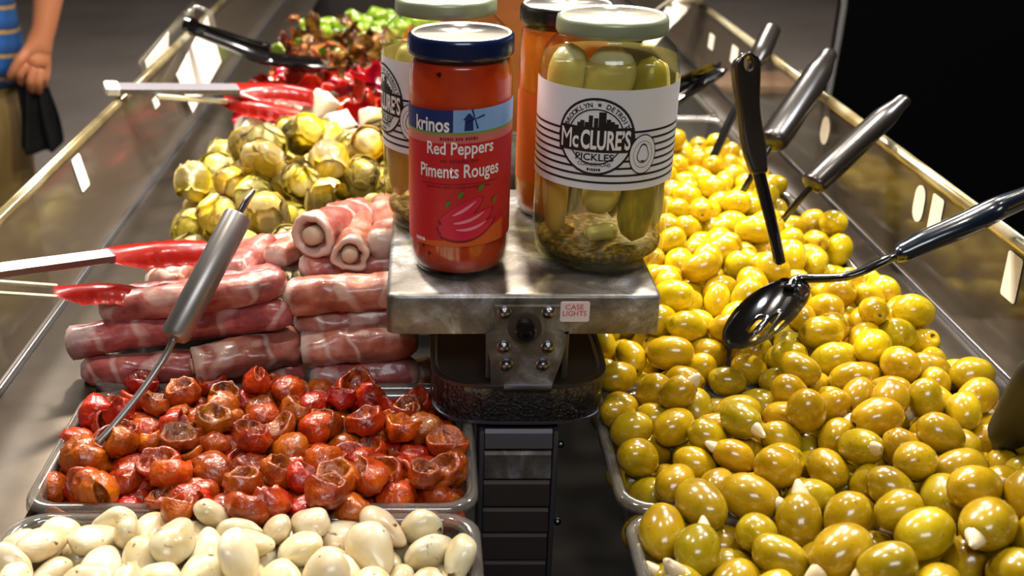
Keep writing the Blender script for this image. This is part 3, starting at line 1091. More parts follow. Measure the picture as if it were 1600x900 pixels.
# the jars of pickles
def pickle_label(jar, cx, cy, r, turn, full=True):
    U = lambda px, py: on_cyl(px, py, cx, cy, r)
    FJ = (.1225, .735, .0474)
    V = lambda px, py: on_cyl(px, py, *FJ)
    z1, z0 = V(933, 140)[1], V(933, 297)[1]
    L = Label(jar, cx, cy, r, z0, z1, turn - .082, turn + .082, M['paper'])
    u, z = V(930, 214)
    R0 = 62 * px2
    u += turn
    ink, pap = M['ink'], M['paper']
    # nine printed stripes either side of the badge
    st_ = []
    for i in range(8):
        zz = V(930, 206)[1] - (i * (V(930, 206)[1] - V(930, 287)[1]) / 7.2)
        st_.append(poly_bm([(turn - .080, zz - .00075), (turn + .080, zz - .00075), (turn + .080, zz + .00075), (turn - .080, zz + .00075)]))
    L.put('printed_stripes', merge_bm(st_), ink, 0, 0, 1)
    L.put('printed_badge', poly_bm(circle(0, 0, R0 * 1.02)), ink, u, z, 2)
    L.put('printed_badge', poly_bm(circle(0, 0, R0 * .955)), pap, u, z, 3)
    L.put('printed_ring', ring_bm(0, 0, R0 * .705, R0 * .74), ink, u, z, 4)
    bw, bt, bb = R0 * 1.03, R0 * .26, -R0 * .40
    L.put('printed_bar', poly_bm([(-bw * .965, bb), (bw * .965, bb), (bw, 0), (bw * .965, bt), (-bw * .965, bt), (-bw, 0)]), ink, u, z, 5)
    t = merge_bm([text_bm('M', R0 * .30, R0 * .52, .0), text_bm('c', R0 * .17, R0 * .32, .02), text_bm('CLURE\u2019S', R0 * 1.30, R0 * .52, .03)])
    # set the three pieces side by side
    isl = []
    seen = set()
    for v in t.verts:
        if v in seen:
            continue
        stack, g = [v], []
        while stack:
            w = stack.pop()
            if w in seen:
                continue
            seen.add(w); g.append(w)
            stack += [e.other_vert(w) for e in w.link_edges]
        isl.append(g)
    for v in isl[0]:
        v.co.x -= R0 * .79
    for v in isl[1]:
        v.co.x -= R0 * .525; v.co.y -= R0 * .09
    for g in isl[2:]:
        for v in g:
            v.co.x += R0 * .265
    L.put('lettering', t, M['white_ink'], u, z + R0 * -.07, 6)
    L.put('lettering', text_bm('PICKLES', R0 * 1.0, R0 * .19, .018), ink, u, z - R0 * .53, 6)
    L.put('lettering', text_bm('CORNICHONS', R0 * .86, R0 * .10, .012), ink, u, z - R0 * .72, 6)
    L.put('small_print', small_print(R0 * .36, R0 * .07, 2), ink, u, z - R0 * .86, 6)
    # words round the top of the badge
    word = 'BROOKLYN \u2605 DETROIT'.replace('\u2605', '*')
    gl = []
    n = len(word)
    for i, ch in enumerate(word):
        if ch == ' ':
            continue
        if ch == '*':
            g = poly_bm([(R0 * .07 * (1 if q % 2 == 0 else .42) * math.sin(q * PI / 5), R0 * .07 * (1 if q % 2 == 0 else .42) * math.cos(q * PI / 5)) for q in range(10)])
        else:
            g = text_bm(ch, None, R0 * .13, .02)
        a = PI / 2 + 1.22 - 2.44 * i / (n - 1)
        for v in g.verts:
            x, y = v.co.x, v.co.y + R0 * .845
            b = a - PI / 2
            v.co = Vector((x * math.cos(b) - y * math.sin(b), x * math.sin(b) + y * math.cos(b), 0))
        gl.append(g)
    L.put('lettering', merge_bm(gl), ink, u, z, 6)
    # a row of roofs standing on the bar
    roofs = [(-.50, .10), (-.42, .16), (-.30, .12), (-.20, .30), (-.06, .24), (.06, .40), (.14, .40), (.16, .14), (.26, .22), (.36, .16), (.46, .10)]
    L.put('printed_skyline', merge_bm([poly_bm([(R0 * x, bt), (R0 * (x + .11), bt), (R0 * (x + .11), bt + R0 * h), (R0 * x, bt + R0 * h)]) for x, h in roofs]), ink, u, z, 4)
    # the oval seal with a bulb drawn in it
    su, sz = V(1004, 240)
    su += turn
    S0 = 27 * px2
    L.put('printed_seal', poly_bm(circle(0, 0, S0 * .92, S0 * 1.22)), ink, su, sz, 7)
    L.put('printed_seal', poly_bm(circle(0, 0, S0 * .86, S0 * 1.15)), pap, su, sz, 8)
    L.put('printed_ring', ring_bm(0, 0, S0 * .80, S0 * .83, sx=.78), ink, su, sz, 9)
    bulb = []
    for q in range(24):
        a = 2 * PI * q / 24
        rr = S0 * (.46 + .30 * max(0, math.sin(a)) ** 6)
        bulb.append((rr * math.cos(a) * .9, rr * math.sin(a) - S0 * .08))
    inner = [(x * .86, y * .86 - S0 * .01) for x, y in bulb]
    L.put('printed_bulb', poly_bm(bulb), ink, su, sz, 9)
    L.put('printed_bulb', poly_bm(inner), pap, su, sz, 10)
    L.put('printed_line', poly_bm([(-S0 * .2, -S0 * .36), (S0 * .2, -S0 * .36), (S0 * .05, -S0 * .46), (-S0 * .05, -S0 * .46)]), ink, su, sz, 11)
    return L


def pickle_jar(label, cx, cy, turn):
    j, prof = glass_jar('pickle_jar', label, 'jar', cx, cy, .0474, .171, .0372, .0105, (M['lid_rim'], M['gold_lid']), None, sh=.80)
    contents(j, prof, cx, cy, M['brine'], ST + .171 * .845, 'brine', .96)
    bm = bmesh.new()
    lathe(bm, [(.030, ST + .0050), (.038, ST + .0056), (.0430, ST + .010), (.0440, ST + .0150), (.034, ST + .0165), (.01, ST + .0150)], cx, cy, 40)
    obj('spice_sludge', bm, M['seed'], j)
    pickle_label(j, cx, cy, .0474, turn)
    return j
PJ = (.1225, .735)
pickle_jar('jar of pickles with a white striped label and pale gold lid, front of the shelf', PJ[0], PJ[1], 0)
BJ = (.0125, .808)
pickle_jar('jar of pickles half hidden behind the jar of red peppers', BJ[0], BJ[1], -.046)

# the jar of orange-red paste behind the front pickle jar
OJ = (.1035, .8275)
jar, prof = glass_jar('pepper_jar', 'jar of orange peppers with a dark lid, half hidden behind the front pickle jar', 'jar', OJ[0], OJ[1], .0346, .163, .0350, .0125, (M['dark_lid'], M['lid_top']), sh=.83)
contents(jar, prof, OJ[0], OJ[1], M['orange_paste'], ST + .163 * .90, 'pepper_puree')
L = Label(jar, OJ[0], OJ[1], .0346, ST + .03, ST + .10, -.052, .052, M['label_orange'])


# pickles standing in the two jars
def pickle(label, group, p0, p1, rad, mat_, seed, flat=1.0):
    R = random.Random(seed)
    p0, p1 = Vector(p0), Vector(p1)
    c = (p0 + p1) / 2
    bm = bmesh.new()
    pts, rr = [], []
    side = Vector((R.uniform(-1, 1), R.uniform(-1, 1), 0)) * rad * .14
    for k in range(13):
        t = k / 12
        pts.append(p0.lerp(p1, t) + side * math.sin(PI * t))
        rr.append(rad * (max(.0, 1 - abs(2 * t - 1) ** 3.2) ** .5 * .97 + .03) * (1 + .04 * math.sin(9 * t + seed)))
    tube(bm, pts, rr, 16, flat, up=Vector((0, 1, 0)))
    return tag(obj('pickle', bm, mat_, origin=c), label, 'pickle', group)


def jar_pickles(cx, cy, spec, where):
    for i, (dx, dy, z0, ex, ey, z1, rad, m, what) in enumerate(spec):
        pickle(what + where, None, (cx + dx, cy + dy, ST + z0), (cx + ex, cy + ey, ST + z1), rad, m, i + 3)
SPEC = [(-.033, -.016, .020, -.034, -.012, .085, .0088, M['pickle_tan'], 'tan pickle spear standing at the edge'),
        (-.008, -.026, .040, .003, -.026, .078, .0125, M['pickle_pale'], 'pale pickle slice standing under the label'),
        (.020, -.024, .018, .022, -.022, .080, .0125, M['pickle'], 'dark green pickle standing beside the pale slice'),
        (.0375, -.009, .022, .0375, -.006, .085, .0055, M['pickle_pale'], 'narrow pale pickle spear standing at the edge'),
        (-.012, -.014, .019, .012, -.010, .022, .0062, M['pickle_pale'], 'pickle chip lying low above the spices'),
        (-.004, -.020, .104, .001, -.022, .154, .0165, M['pickle_pale'], 'pale round pickle showing above the label'),
        (-.0305, -.008, .106, -.027, -.006, .153, .0135, M['pickle_pale'], 'pale pickle end tucked under the shoulder'),
        (.022, -.020, .104, .026, -.014, .146, .0115, M['pickle'], 'green pickle showing above the label'),
        (.0345, -.002, .106, .034, .004, .140, .0085, M['pickle_pale'], 'small pale pickle against the glass above the label'),
        (-.020, .016, .022, -.018, .018, .118, .0130, M['pickle'], 'long green pickle standing in the middle'),
        (.012, .014, .022, .014, .016, .128, .0130, M['pickle'], 'long green pickle standing towards the back')]
jar_pickles(PJ[0], PJ[1], SPEC, ' in the front pickle jar')
SPEC += [(-.022, -.008, .108, -.014, -.004, .150, .0135, M['pickle_pale'], 'pale pickle slice under the shoulder behind the round one'), (.012, .004, .105, .010, .004, .150, .0130, M['pickle_pale'], 'pale pickle slice high in the middle'), (-.026, -.030, .022, -.022, -.030, .060, .0060, M['pickle'], 'thin green pickle strip between the tan spear and the pale slice'), (.006, -.034, .020, .010, -.033, .050, .0060, M['pickle'], 'short green pickle strip below the pale slice')]
SPEC2 = [(-.034, -.012, .022, -.035, -.012, .085, .0090, M['pickle_tan'], 'tan pickle spear at the edge'), (-.036, .008, .022, -.036, .010, .095, .0080, M['pickle_pale'], 'pale pickle spear at the edge'),
         (-.028, -.014, .112, -.024, -.016, .140, .0120, M['pickle_pale'], 'pale pickle end above the label'), (.030, -.018, .112, .028, -.016, .142, .0115, M['pickle_pale'], 'round pickle end above the label'),
         (.004, -.022, .024, .004, -.020, .130, .0130, M['pickle'], 'long green pickle standing in the middle')]
jar_pickles(BJ[0], BJ[1], SPEC2, ' in the half hidden pickle jar')


# ------------------------------------------------------------------ ham rolls
def ham_roll(label, p0, p1, rad, seed, e0='fold', e1='fold', squash=.92, group=None):
    """a slice of ham rolled round a filling: skin, end folds, and the filling showing where an end is open"""
    R = random.Random(seed)
    p0, p1 = Vector(p0), Vector(p1)
    c = (p0 + p1) / 2
    ln = (p1 - p0).length
    h = ln / 2
    bm = bmesh.new()
    n, ns = 28, 26
    off = Vector((seed * 3.1, seed * 1.7, seed * .9))
    rings = []
    bend_a, bend_b = R.uniform(-.09, .09), R.uniform(-.06, .03)
    ridge = R.uniform(0, 6.28)
    for i in range(ns + 1):
        t = i / ns
        x = (t - .5) * ln
        k = 1.0
        if e0 == 'fold' and t < .14:
            k = min(k, .62 + .38 * math.sin(t / .10 * PI / 2) if t < .10 else 1)
        if e1 == 'fold' and t > .86:
            k = min(k, .62 + .38 * math.sin((1 - t) / .10 * PI / 2) if t > .90 else 1)
        ring = []
        for j in range(n):
            a = 2 * PI * j / n
            q = Vector((x * 46, math.cos(a) * 1.2, math.sin(a) * 1.2)) + off
            d = 1 + .20 * noise.noise(q) + .09 * noise.noise(q * 2.7) + .05 * noise.noise(Vector((q.x * .4, q.y * 3.2, q.z * 3.2)))
            # the slice's free edge makes a step that winds along the roll
            w = (a - ridge - x * 14) % (2 * PI)
            d += .15 * max(0, 1 - w / 1.6)
            rr = rad * k * d
            ring.append(bm.verts.new((x, rr * math.cos(a) + bend_a * rad * (1 - (2 * t - 1) ** 2) * 6, rr * math.sin(a) * squash + bend_b * rad * (2 * t - 1) ** 2 * 4)))
        rings.append(ring)
    for a, b in zip(rings, rings[1:]):
        for j in range(n):
            bm.faces.new((a[j], a[(j + 1) % n], b[(j + 1) % n], b[j]))
    ends = []
    for ring, s, e in ((rings[0], -1, e0), (rings[-1], 1, e1)):
        cen = sum((v.co for v in ring), Vector()) / n
        if e == 'fold':
            m1 = [bm.verts.new(cen + (v.co - cen) * .45 + Vector((s * rad * .10, 0, 0))) for v in ring]
            for j in range(n):
                bm.faces.new((ring[j], ring[(j + 1) % n], m1[(j + 1) % n], m1[j]))
            bm.faces.new(m1)
        else:
            m1 = [bm.verts.new(cen + (v.co - cen) * .86 + Vector((s * rad * .05, 0, 0))) for v in ring]
            m2 = [bm.verts.new(cen + (v.co - cen) * .66 - Vector((s * rad * .10, 0, 0))) for v in ring]
            m3 = [bm.verts.new(cen + (v.co - cen) * .60 - Vector((s * rad * .5, 0, 0))) for v in ring]
            for r0, r1, mi in ((ring, m1, 1), (m1, m2, 1), (m2, m3, 0)):
                for j in range(n):
                    f = bm.faces.new((r0[j], r0[(j + 1) % n], r1[(j + 1) % n], r1[j]))
                    f.material_index = mi
            bm.faces.new(m3)
            ends.append((cen, s))
    d = (p1 - p0).normalized()
    rot = d.to_track_quat('X', 'Z')
    root = obj('ham_roll', bm, [M['ham'], M['ham_fat']], origin=(0, 0, 0))
    root.rotation_mode = 'QUATERNION'
    root.rotation_quaternion = rot
    root.location = c
    tag(root, label, 'ham roll', group)
    for cen, s in ends:
        f = bmesh.new()
        tube(f, [cen + Vector((s * rad * q, .02 * rad * q, 0)) for q in (-.9, -.2, .12, .20)], [rad * .44, rad * .44, rad * .40, rad * .2], 14, .95)
        o = obj('filling', f, M['ham_core'])
        o.parent = root
    return root


def roll_px(label, a, b, ya, yb, dpx, seed, e0='fold', e1='fold'):
    p0, p1 = on_y(a[0], a[1], ya), on_y(b[0], b[1], yb)
    dep = ((p0 + p1) / 2).y * CP + (.4 - (p0.z + p1.z) / 2) * SP
    return ham_roll(label, p0, p1, dpx * dep / 1700 / 2, seed, e0, e1)


roll_px('ham roll across the top of the front stack, left end behind the red tongs', (160, 482), (446, 442), .752, .752, 57, 1)
roll_px('long orange-tinted ham roll with a white fat end, second from the top on the left', (112, 538), (456, 492), .735, .742, 56, 2, 'open')
roll_px('short ham roll with a pointed end, third down on the far left of the stack', (130, 578), (318, 566), .732, .736, 50, 3)
roll_px('ham roll with its open end and pale filling facing out, middle of the front stack', (302, 566), (470, 532), .722, .748, 64, 4, 'open')
roll_px('ham roll at the bottom left corner of the stack above the tray rim', (140, 606), (330, 606), .736, .738, 44, 5)
roll_px('ham roll at the bottom of the stack below the one with the open end', (318, 598), (475, 578), .742, .745, 50, 6, 'open')
roll_px('ham roll across the top of the right stack, next to the shelf', (444, 458), (640, 448), .752, .752, 62, 7)
roll_px('thin ham roll, second from the top beside the shelf', (462, 502), (640, 492), .757, .757, 52, 8)
roll_px('ham roll under the corner of the shelf, third from the top beside the post', (474, 546), (650, 528), .738, .742, 62, 9, 'open')
roll_px('ham roll at the bottom of the stack nearest the stand', (486, 590), (652, 578), .736, .742, 60, 10)
roll_px('dark ham roll end tucked beside the stand under the shelf', (640, 588), (672, 580), .745, .765, 52, 11)
roll_px('ham roll on top with its round open end and pale filling facing the front', (486, 368), (566, 336), .795, .875, 70, 12, 'open')
roll_px('ham roll on top pointing to the front, second from the shelf', (546, 400), (548, 332), .780, .875, 58, 13, 'open')
roll_px('ham roll on top leaning against the shelf edge', (598, 388), (600, 322), .790, .885, 60, 14)
roll_px('pale ham roll on top between the steel spoon and the open-ended roll', (372, 436), (424, 382), .785, .86, 58, 15)
roll_px('small ham roll wedged under the open-ended roll on top', (424, 404), (476, 372), .80, .85, 42, 16)
roll_px('pale ham roll lying under the red tongs', (252, 448), (300, 412), .79, .845, 52, 17)
roll_px('ham roll behind the top left roll', (330, 446), (390, 420), .79, .82, 48, 18)
roll_px('flat ham roll under the two rolls beside the shelf', (470, 418), (640, 412), .80, .80, 50, 19)
roll_px('ham roll beneath the ones that point to the front', (430, 400), (640, 372), .845, .845, 52, 20)
roll_px('ham roll in the middle layer behind the top left roll', (190, 470), (440, 432), .79, .79, 50, 21)
roll_px('ham roll low down at the back of the left stack', (230, 440), (440, 408), .83, .83, 50, 22)
roll_px('ham roll at the back of the stack in front of the mushrooms', (300, 412), (470, 384), .868, .868, 46, 23)


# ------------------------------------------------------------------ serving tools
def spoon_handle(bm, ctrl, flat=.75, n=16, up=Vector((0, 0, 1))):
    p, r = smooth_path(ctrl, 6)
    tube(bm, p, r, n, flat, up=up)


def dish(bm, centre, axis, normal, length, width, depth, slots=False, thick=.0014, tip=1.0):
    """a spoon's bowl: an oval shallow dish, with three long slots if asked"""
    a = axis.normalized()
    nn = (normal - a * normal.dot(a)).normalized()
    s = a.cross(nn)
    nu, nv = 22, 17
    grid = {}
    for i in range(nu + 1):
        for j in range(nv + 1):
            u, v = 2 * i / nu - 1, 2 * j / nv - 1
            # square to disc
            x, y = u * math.sqrt(1 - v * v / 2), v * math.sqrt(1 - u * u / 2)
            q = 1 - (x * x + y * y)
            w = width * (1 - .16 * x * tip)
            grid[i, j] = bm.verts.new(centre + a * (x * length / 2) + s * (y * w / 2) - nn * (depth * max(0, q) ** .8))
    fs = []
    for i in range(nu):
        for j in range(nv):
            if slots and ((j == 8 and 6 <= i <= 14) or (j in (5, 11) and 8 <= i <= 12)):
                continue
            fs.append(bm.faces.new((grid[i, j], grid[i + 1, j], grid[i + 1, j + 1], grid[i, j + 1])))
    bmesh.ops.solidify(bm, geom=fs, thickness=thick)


# slotted spoon resting in the olives, handle over the right guard
b0, b1 = on_z(1143, 552, .040), on_z(1244, 442, .052)
sp = thing('slotted_spoon', 'black slotted spoon, bowl in the olives and blue-black handle over the guard', 'spoon', (b0 + b1) / 2)
bm = bmesh.new()
dish(bm, (b0 + b1) / 2 + Vector((0, 0, .004)), b1 - b0, Vector((-.55, -.55, .62)), (b1 - b0).length, .047, .013, True, tip=-.5)
obj('bowl', bm, M['black_plastic'], sp)
bm = bmesh.new()
nk = on_z(1408, 398, .083)
spoon_handle(bm, [(b1 - (b1 - b0) * .10, .0055), (b1 + Vector((.002, .002, .002)), .0048), (on_z(1322, 432, .064), .0042), (on_z(1380, 408, .076), .0042), (nk + Vector((.004, .002, .002)), .0042)], .8, 10)
obj('neck', bm, M['black_plastic'], sp)
M['blue_black'] = mat('blue_black_plastic', '0c1622', .2, coat=.9)
bm = bmesh.new()
spoon_handle(bm, [(on_z(1400, 396, .082), .0080), (on_z(1412, 393, .084), .0095), (on_z(1450, 375, .093), .0106), (on_z(1505, 352, .104), .0112), (on_z(1560, 325, .116), .0112), (on_z(1612, 304, .130), .0098), (on_z(1640, 290, .138), .006)], .8)
obj('handle', bm, M['blue_black'], sp)

# upright spoon with a hole at the top of its handle
tip, top = on_y(1222, 428, .835), on_y(1165, 82, .895)
sp = thing('serving_spoon', 'black serving spoon standing upright in the olives, handle with a hanging hole', 'spoon', tip)
mid = on_y(1186, 272, .868)
bm = bmesh.new()
spoon_handle(bm, [(tip + (tip - mid) * .45, .0058), (tip, .0058), (on_y(1208, 360, .848), .0058), (mid, .0062), (mid + (mid - tip) * .08, .0062)], .7, 12)
obj('shaft', bm, M['black_plastic'], sp)
bm = bmesh.new()
ax = (top - mid)
hl = ax.length
ax = ax.normalized()
wv = Vector((1, .25, 0)); wv = (wv - ax * wv.dot(ax)).normalized()
nv_ = ax.cross(wv)
outl = []
NS = 22
def hw(t):
    return .0062 + .0045 * math.sin(min(1, t * 1.6) * PI / 2) + .0012 * math.sin(t * 9)
left_, right_ = [], []
for i in range(NS + 1):
    t = i / NS
    w = hw(t)
    if t > .90:
        w *= math.sqrt(max(0, 1 - ((t - .90) / .10) ** 2))
    left_.append((-w, t * hl)); right_.append((w, t * hl))
pts = right_ + left_[::-1][1:]
ov = [bm.verts.new((x, y, 0)) for x, y in pts]
hv = [bm.verts.new((.0036 * math.cos(-2 * PI * k / 14), hl * .915 + .0062 * math.sin(-2 * PI * k / 14), 0)) for k in range(14)]
es = [bm.edges.new((a, b)) for a, b in zip(ov, ov[1:] + ov[:1]) if a != b] + [bm.edges.new((a, b)) for a, b in zip(hv, hv[1:] + hv[:1])]
bmesh.ops.triangle_fill(bm, use_beauty=True, use_dissolve=False, edges=es)
r = bmesh.ops.extrude_face_region(bm, geom=list(bm.faces))
bmesh.ops.translate(bm, verts=[g for g in r['geom'] if isinstance(g, bmesh.types.BMVert)], vec=(0, 0, .010))
bmesh.ops.recalc_face_normals(bm, faces=bm.faces)
ed = [e for e in bm.edges if len(e.link_faces) == 2 and e.calc_face_angle(0) > 1.0]
bmesh.ops.bevel(bm, geom=ed, offset=.0026, segments=3, affect='EDGES', profile=.5)
for v in bm.verts:
    c = v.co.copy()
    v.co = mid + wv * c.x + ax * c.y + nv_ * (c.z - .005 + .006 * math.sin(c.y / hl * PI))
M['tan_black'] = mat('warm_black_plastic', '1c1815', .26, spec=.7)  # brown cast stands in for tan reflections on black plastic
obj('handle', bm, M['tan_black'], sp)


def handled_spoon(label, pts_h, pts_s, r_h, r_s, mat_h, bowl=.055):
    """a spoon with a swollen handle and a thin shaft; the bowl is down in the food"""
    sp = thing('serving_spoon', label, 'spoon', pts_s[-1])
    bm = bmesh.new()
    n = len(pts_h)
    prof = [.62, .95, 1.0, 1.05, 1.0, .92, .55]
    spoon_handle(bm, [(p, r_h * prof[min(6, int(i * 6.99 / n))] if 0 < i < n - 1 else r_h * .55) for i, p in enumerate(pts_h)], .8)
    obj('handle', bm, mat_h, sp)
    bm = bmesh.new()
    spoon_handle(bm, [(p, r_s) for p in pts_s], .9, 10)
    obj('shaft', bm, M['black_plastic'], sp)
    return sp


def along(a, b, ts, bow=(0, 0, 0)):
    return [a.lerp(b, t) + Vector(bow) * (4 * t * (1 - t)) for t in ts]


A, B = on_z(1295, 84, .135), on_z(1203, 226, .072)
C = on_z(1160, 300, .022)
handled_spoon('black spoon leaning on the right guard, the handle nearer the upright spoon', along(A, B, (0, .06, .3, .55, .8, .96, 1), (.004, 0, .004)), [B.lerp(A, .05), B.lerp(C, .5), C, C + (C - B) * .2], .0165, .0040, M['tan_black'])
A, B = on_z(1412, 156, .132), on_z(1266, 292, .066)
C = on_z(1222, 345, .030)
handled_spoon('black spoon with a curved handle in front of the black board', along(A, B, (0, .06, .3, .55, .8, .96, 1), (.004, 0, .005)), [B.lerp(A, .05), B.lerp(C, .5), C, C + (C - B) * .35], .0135, .0036, M['tan_black'])
A, B = on_z(1206, 44, .120), on_z(1180, 102, .090)
C = on_z(1116, 242, .026)
handled_spoon('black spoon with a short round handle behind the upright spoon', along(A, B, (0, .08, .4, .7, 1)), [B.lerp(A, .1), B.lerp(C, .5), C, C + (C - B) * .15], .0135, .0052, M['tan_black'], .045)

# black tongs behind the pickle jar
tg = thing('black_tongs', 'black plastic tongs lying behind the front pickle jar', 'tongs', on_z(1060, 150, .03))
for (ax_, ay_), (bx_, by_), z0_, z1_ in (((985, 195), (1130, 104), .035, .098), ((985, 150), (1120, 97), .045, .110)):
    p, q = on_z(ax_, ay_, z0_), on_z(bx_, by_, z1_)
    d = (q - p).normalized()
    s, t, _ = frame_of(d)
    bm = bmesh.new()
    loft(bm, [[P_ + s * (w * math.cos(a)) * .012 + t * (.010 * math.sin(a)) * w for a in [PI + PI * k / 10 for k in range(11)]] + [P_ + s * (w * .010 * math.cos(a)) + t * (.008 * math.sin(a)) * w for a in [2 * PI - PI * k / 10 for k in range(11)]]
              for P_, w in ((p, 1.2), (p.lerp(q, .5), 1.1), (p.lerp(q, .95), 1.0), (q, .7))], True, True)
    obj('arm', bm, M['black_plastic'], tg, angle=.9)

# pale tongs at the far end on the right
tg = thing('white_tongs', 'white plastic tongs sticking out past the lid of the front pickle jar', 'tongs', on_z(1030, 50, .06))
p, q = on_z(1012, 72, .05), on_z(1068, 2, .10)
bm = bmesh.new()
spoon_handle(bm, [(p, .011), (p.lerp(q, .35), .012), (p.lerp(q, .75), .018), (q, .024), (on_z(1105, -10, .12), .020)], .35)
obj('arm', bm, M['white_plastic'], tg)
bm = bmesh.new()
spoon_handle(bm, [(on_z(1010, 30, .06), .006), (on_z(1045, 4, .10), .006), (on_z(1060, -8, .12), .007)], .6)
obj('arm', bm, M['white_plastic'], tg)

# black handle entering at the lower right corner
A, B = on_z(1640, 560, .14), on_z(1568, 694, .022)
handled_spoon('black spoon handle at the right edge over the green olives', along(A, B, (0, .2, .5, .8, 1)), [B.lerp(A, .1), B + (B - A) * .1, B + (B - A) * .25], .013, .0055, M['black_matte'], .04)


# spoon with a channelled handle in the red peppers
p0, p1, p2 = on_z(297, 40, .115), on_z(420, 84, .092), on_z(515, 98, .058)
sp = thing('black_scoop', 'black channel-shaped scoop resting on the left guard with its bowl in the red peppers', 'scoop', p2)
P_, R_ = smooth_path([(p0, .0125), (p0.lerp(p1, .5), .0150), (p1, .0205), (p1.lerp(p2, .5) - Vector((0, 0, .003)), .026), (p2, .020)], 6)
bm = bmesh.new()
loops = []
for i, (c, r) in enumerate(zip(P_, R_)):
    d = P_[min(i + 1, len(P_) - 1)] - P_[max(i - 1, 0)]
    s, t, _ = frame_of(d)
    t = (t + Vector((0, -.45, 0))).normalized()
    s = d.normalized().cross(t).normalized()
    dp = .75 if i < 12 else .6
    o_ = [c + s * (r * math.cos(a)) + t * (r * dp * math.sin(a)) for a in [PI + PI * k / 12 for k in range(13)]]
    i_ = [c + s * (r * .86 * math.cos(a)) + t * (r * dp * .80 * math.sin(a)) for a in [2 * PI - PI * k / 12 for k in range(13)]]
    loops.append(o_ + i_)
loft(bm, loops, True, True)
obj('channel', bm, M['black_plastic'], sp, angle=.8)
bm = bmesh.new()
tube(bm, [p0 - (p1 - p0).normalized() * .004, p0 + (p1 - p0).normalized() * .006], [.0120, .0128], 16)
obj('end_cap', bm, M['black_plastic'], sp, angle=.7)


# ---- tongs with red silicone heads
def tongs_head(bm, a, b, w, up, seed, thick=.004):
    """a wavy-edged cupped paddle from a to b"""
    d = (b - a)
    ln = d.length
    d.normalize()
    up = (up - d * up.dot(d)).normalized()
    s = d.cross(up)
    nu, nv = 26, 8
    g = {}
    for i in range(nu + 1):
        t = i / nu
        ww = w * (.62 + .38 * min(1, max(0, (t - .06) / .24)) ** .7)
        if t > .86:
            ww *= math.sqrt(max(.05, 1 - ((t - .86) / .145) ** 2))
        ww *= 1 + (.07 * math.sin(t * 44) if t > .25 else 0)
        for j in range(nv + 1):
            v = 2 * j / nv - 1
            g[i, j] = bm.verts.new(a + d * (t * ln) + s * (v * ww / 2) + up * (-.30 * w * v * v * min(1, t * 3) + .16 * w * math.sin(t * PI)))
    fs = [bm.faces.new((g[i, j], g[i + 1, j], g[i + 1, j + 1], g[i, j + 1])) for i in range(nu) for j in range(nv)]
    bmesh.ops.solidify(bm, geom=fs, thickness=thick)


def strip(bm, a, b, w, h, up):
    d = (b - a).normalized()
    up = (up - d * up.dot(d)).normalized()
    s = d.cross(up)
    lp = lambda c, k=1: [c + s * (x * w / 2 * k) + up * (y * h / 2 * k) for x, y in ((-1, -.5), (-.8, 1), (.8, 1), (1, -.5), (.8, -1), (-.8, -1))]
    loft(bm, [lp(a, .8), lp(a + d * .002), lp(b - d * .002), lp(b, .8)], True, True)


UPV = Vector((-.1, -.45, .9))
tg = thing('silver_tongs', 'silver tongs with red silicone heads lying across the left guard onto the red peppers', 'tongs', on_z(365, 140, .06))
a, b = on_z(166, 138, .108), on_z(372, 139, .088)
bm = bmesh.new(); strip(bm, a, b, .0175, .006, UPV); obj('arm', bm, M['tool_steel'], tg, smooth=False)
bm = bmesh.new(); strip(bm, a - Vector((.002, 0, 0)), a + (b - a) * .09, .021, .009, UPV); sl = obj('sliding_ring', bm, M['white_plastic'], tg, smooth=False)
a2, b2 = on_z(246, 151, .096), on_z(356, 159, .072)
bm = bmesh.new(); strip(bm, a2, b2, .006, .005, UPV); obj('arm', bm, M['gold_lid'], tg, smooth=False)
bm = bmesh.new(); tongs_head(bm, on_z(364, 138, .087), on_z(492, 143, .070), .040, UPV, 1); obj('head', bm, M['red_silicone'], tg)
bm = bmesh.new(); tongs_head(bm, on_z(348, 157, .073), on_z(470, 178, .060), .030, UPV, 2); obj('head', bm, M['red_silicone'], tg)

tg = thing('silver_tongs', 'silver tongs with red silicone heads lying beside the ham rolls', 'tongs', on_z(170, 397, .07))
a, b = on_z(-60, 431, .108), on_z(176, 399, .091)
bm = bmesh.new(); strip(bm, a, b, .0130, .006, UPV); obj('arm', bm, M['bright_steel'], tg, smooth=False)
for y_a, y_b in ((441, 447), (459, 464)):
    bm = bmesh.new(); strip(bm, on_z(-20, y_a - 2, .072), on_z(90, y_b, .068), .0026, .003, UPV); obj('arm', bm, M['gold_lid'], tg, smooth=False)
bm = bmesh.new(); tongs_head(bm, on_z(166, 399, .091), on_z(338, 383, .082), .030, UPV, 3, .006); obj('head', bm, M['red_silicone'], tg)
bm = bmesh.new(); tongs_head(bm, on_z(84, 455, .069), on_z(222, 452, .062), .028, UPV + Vector((0, .3, 0)), 4); obj('head', bm, M['red_silicone'], tg)

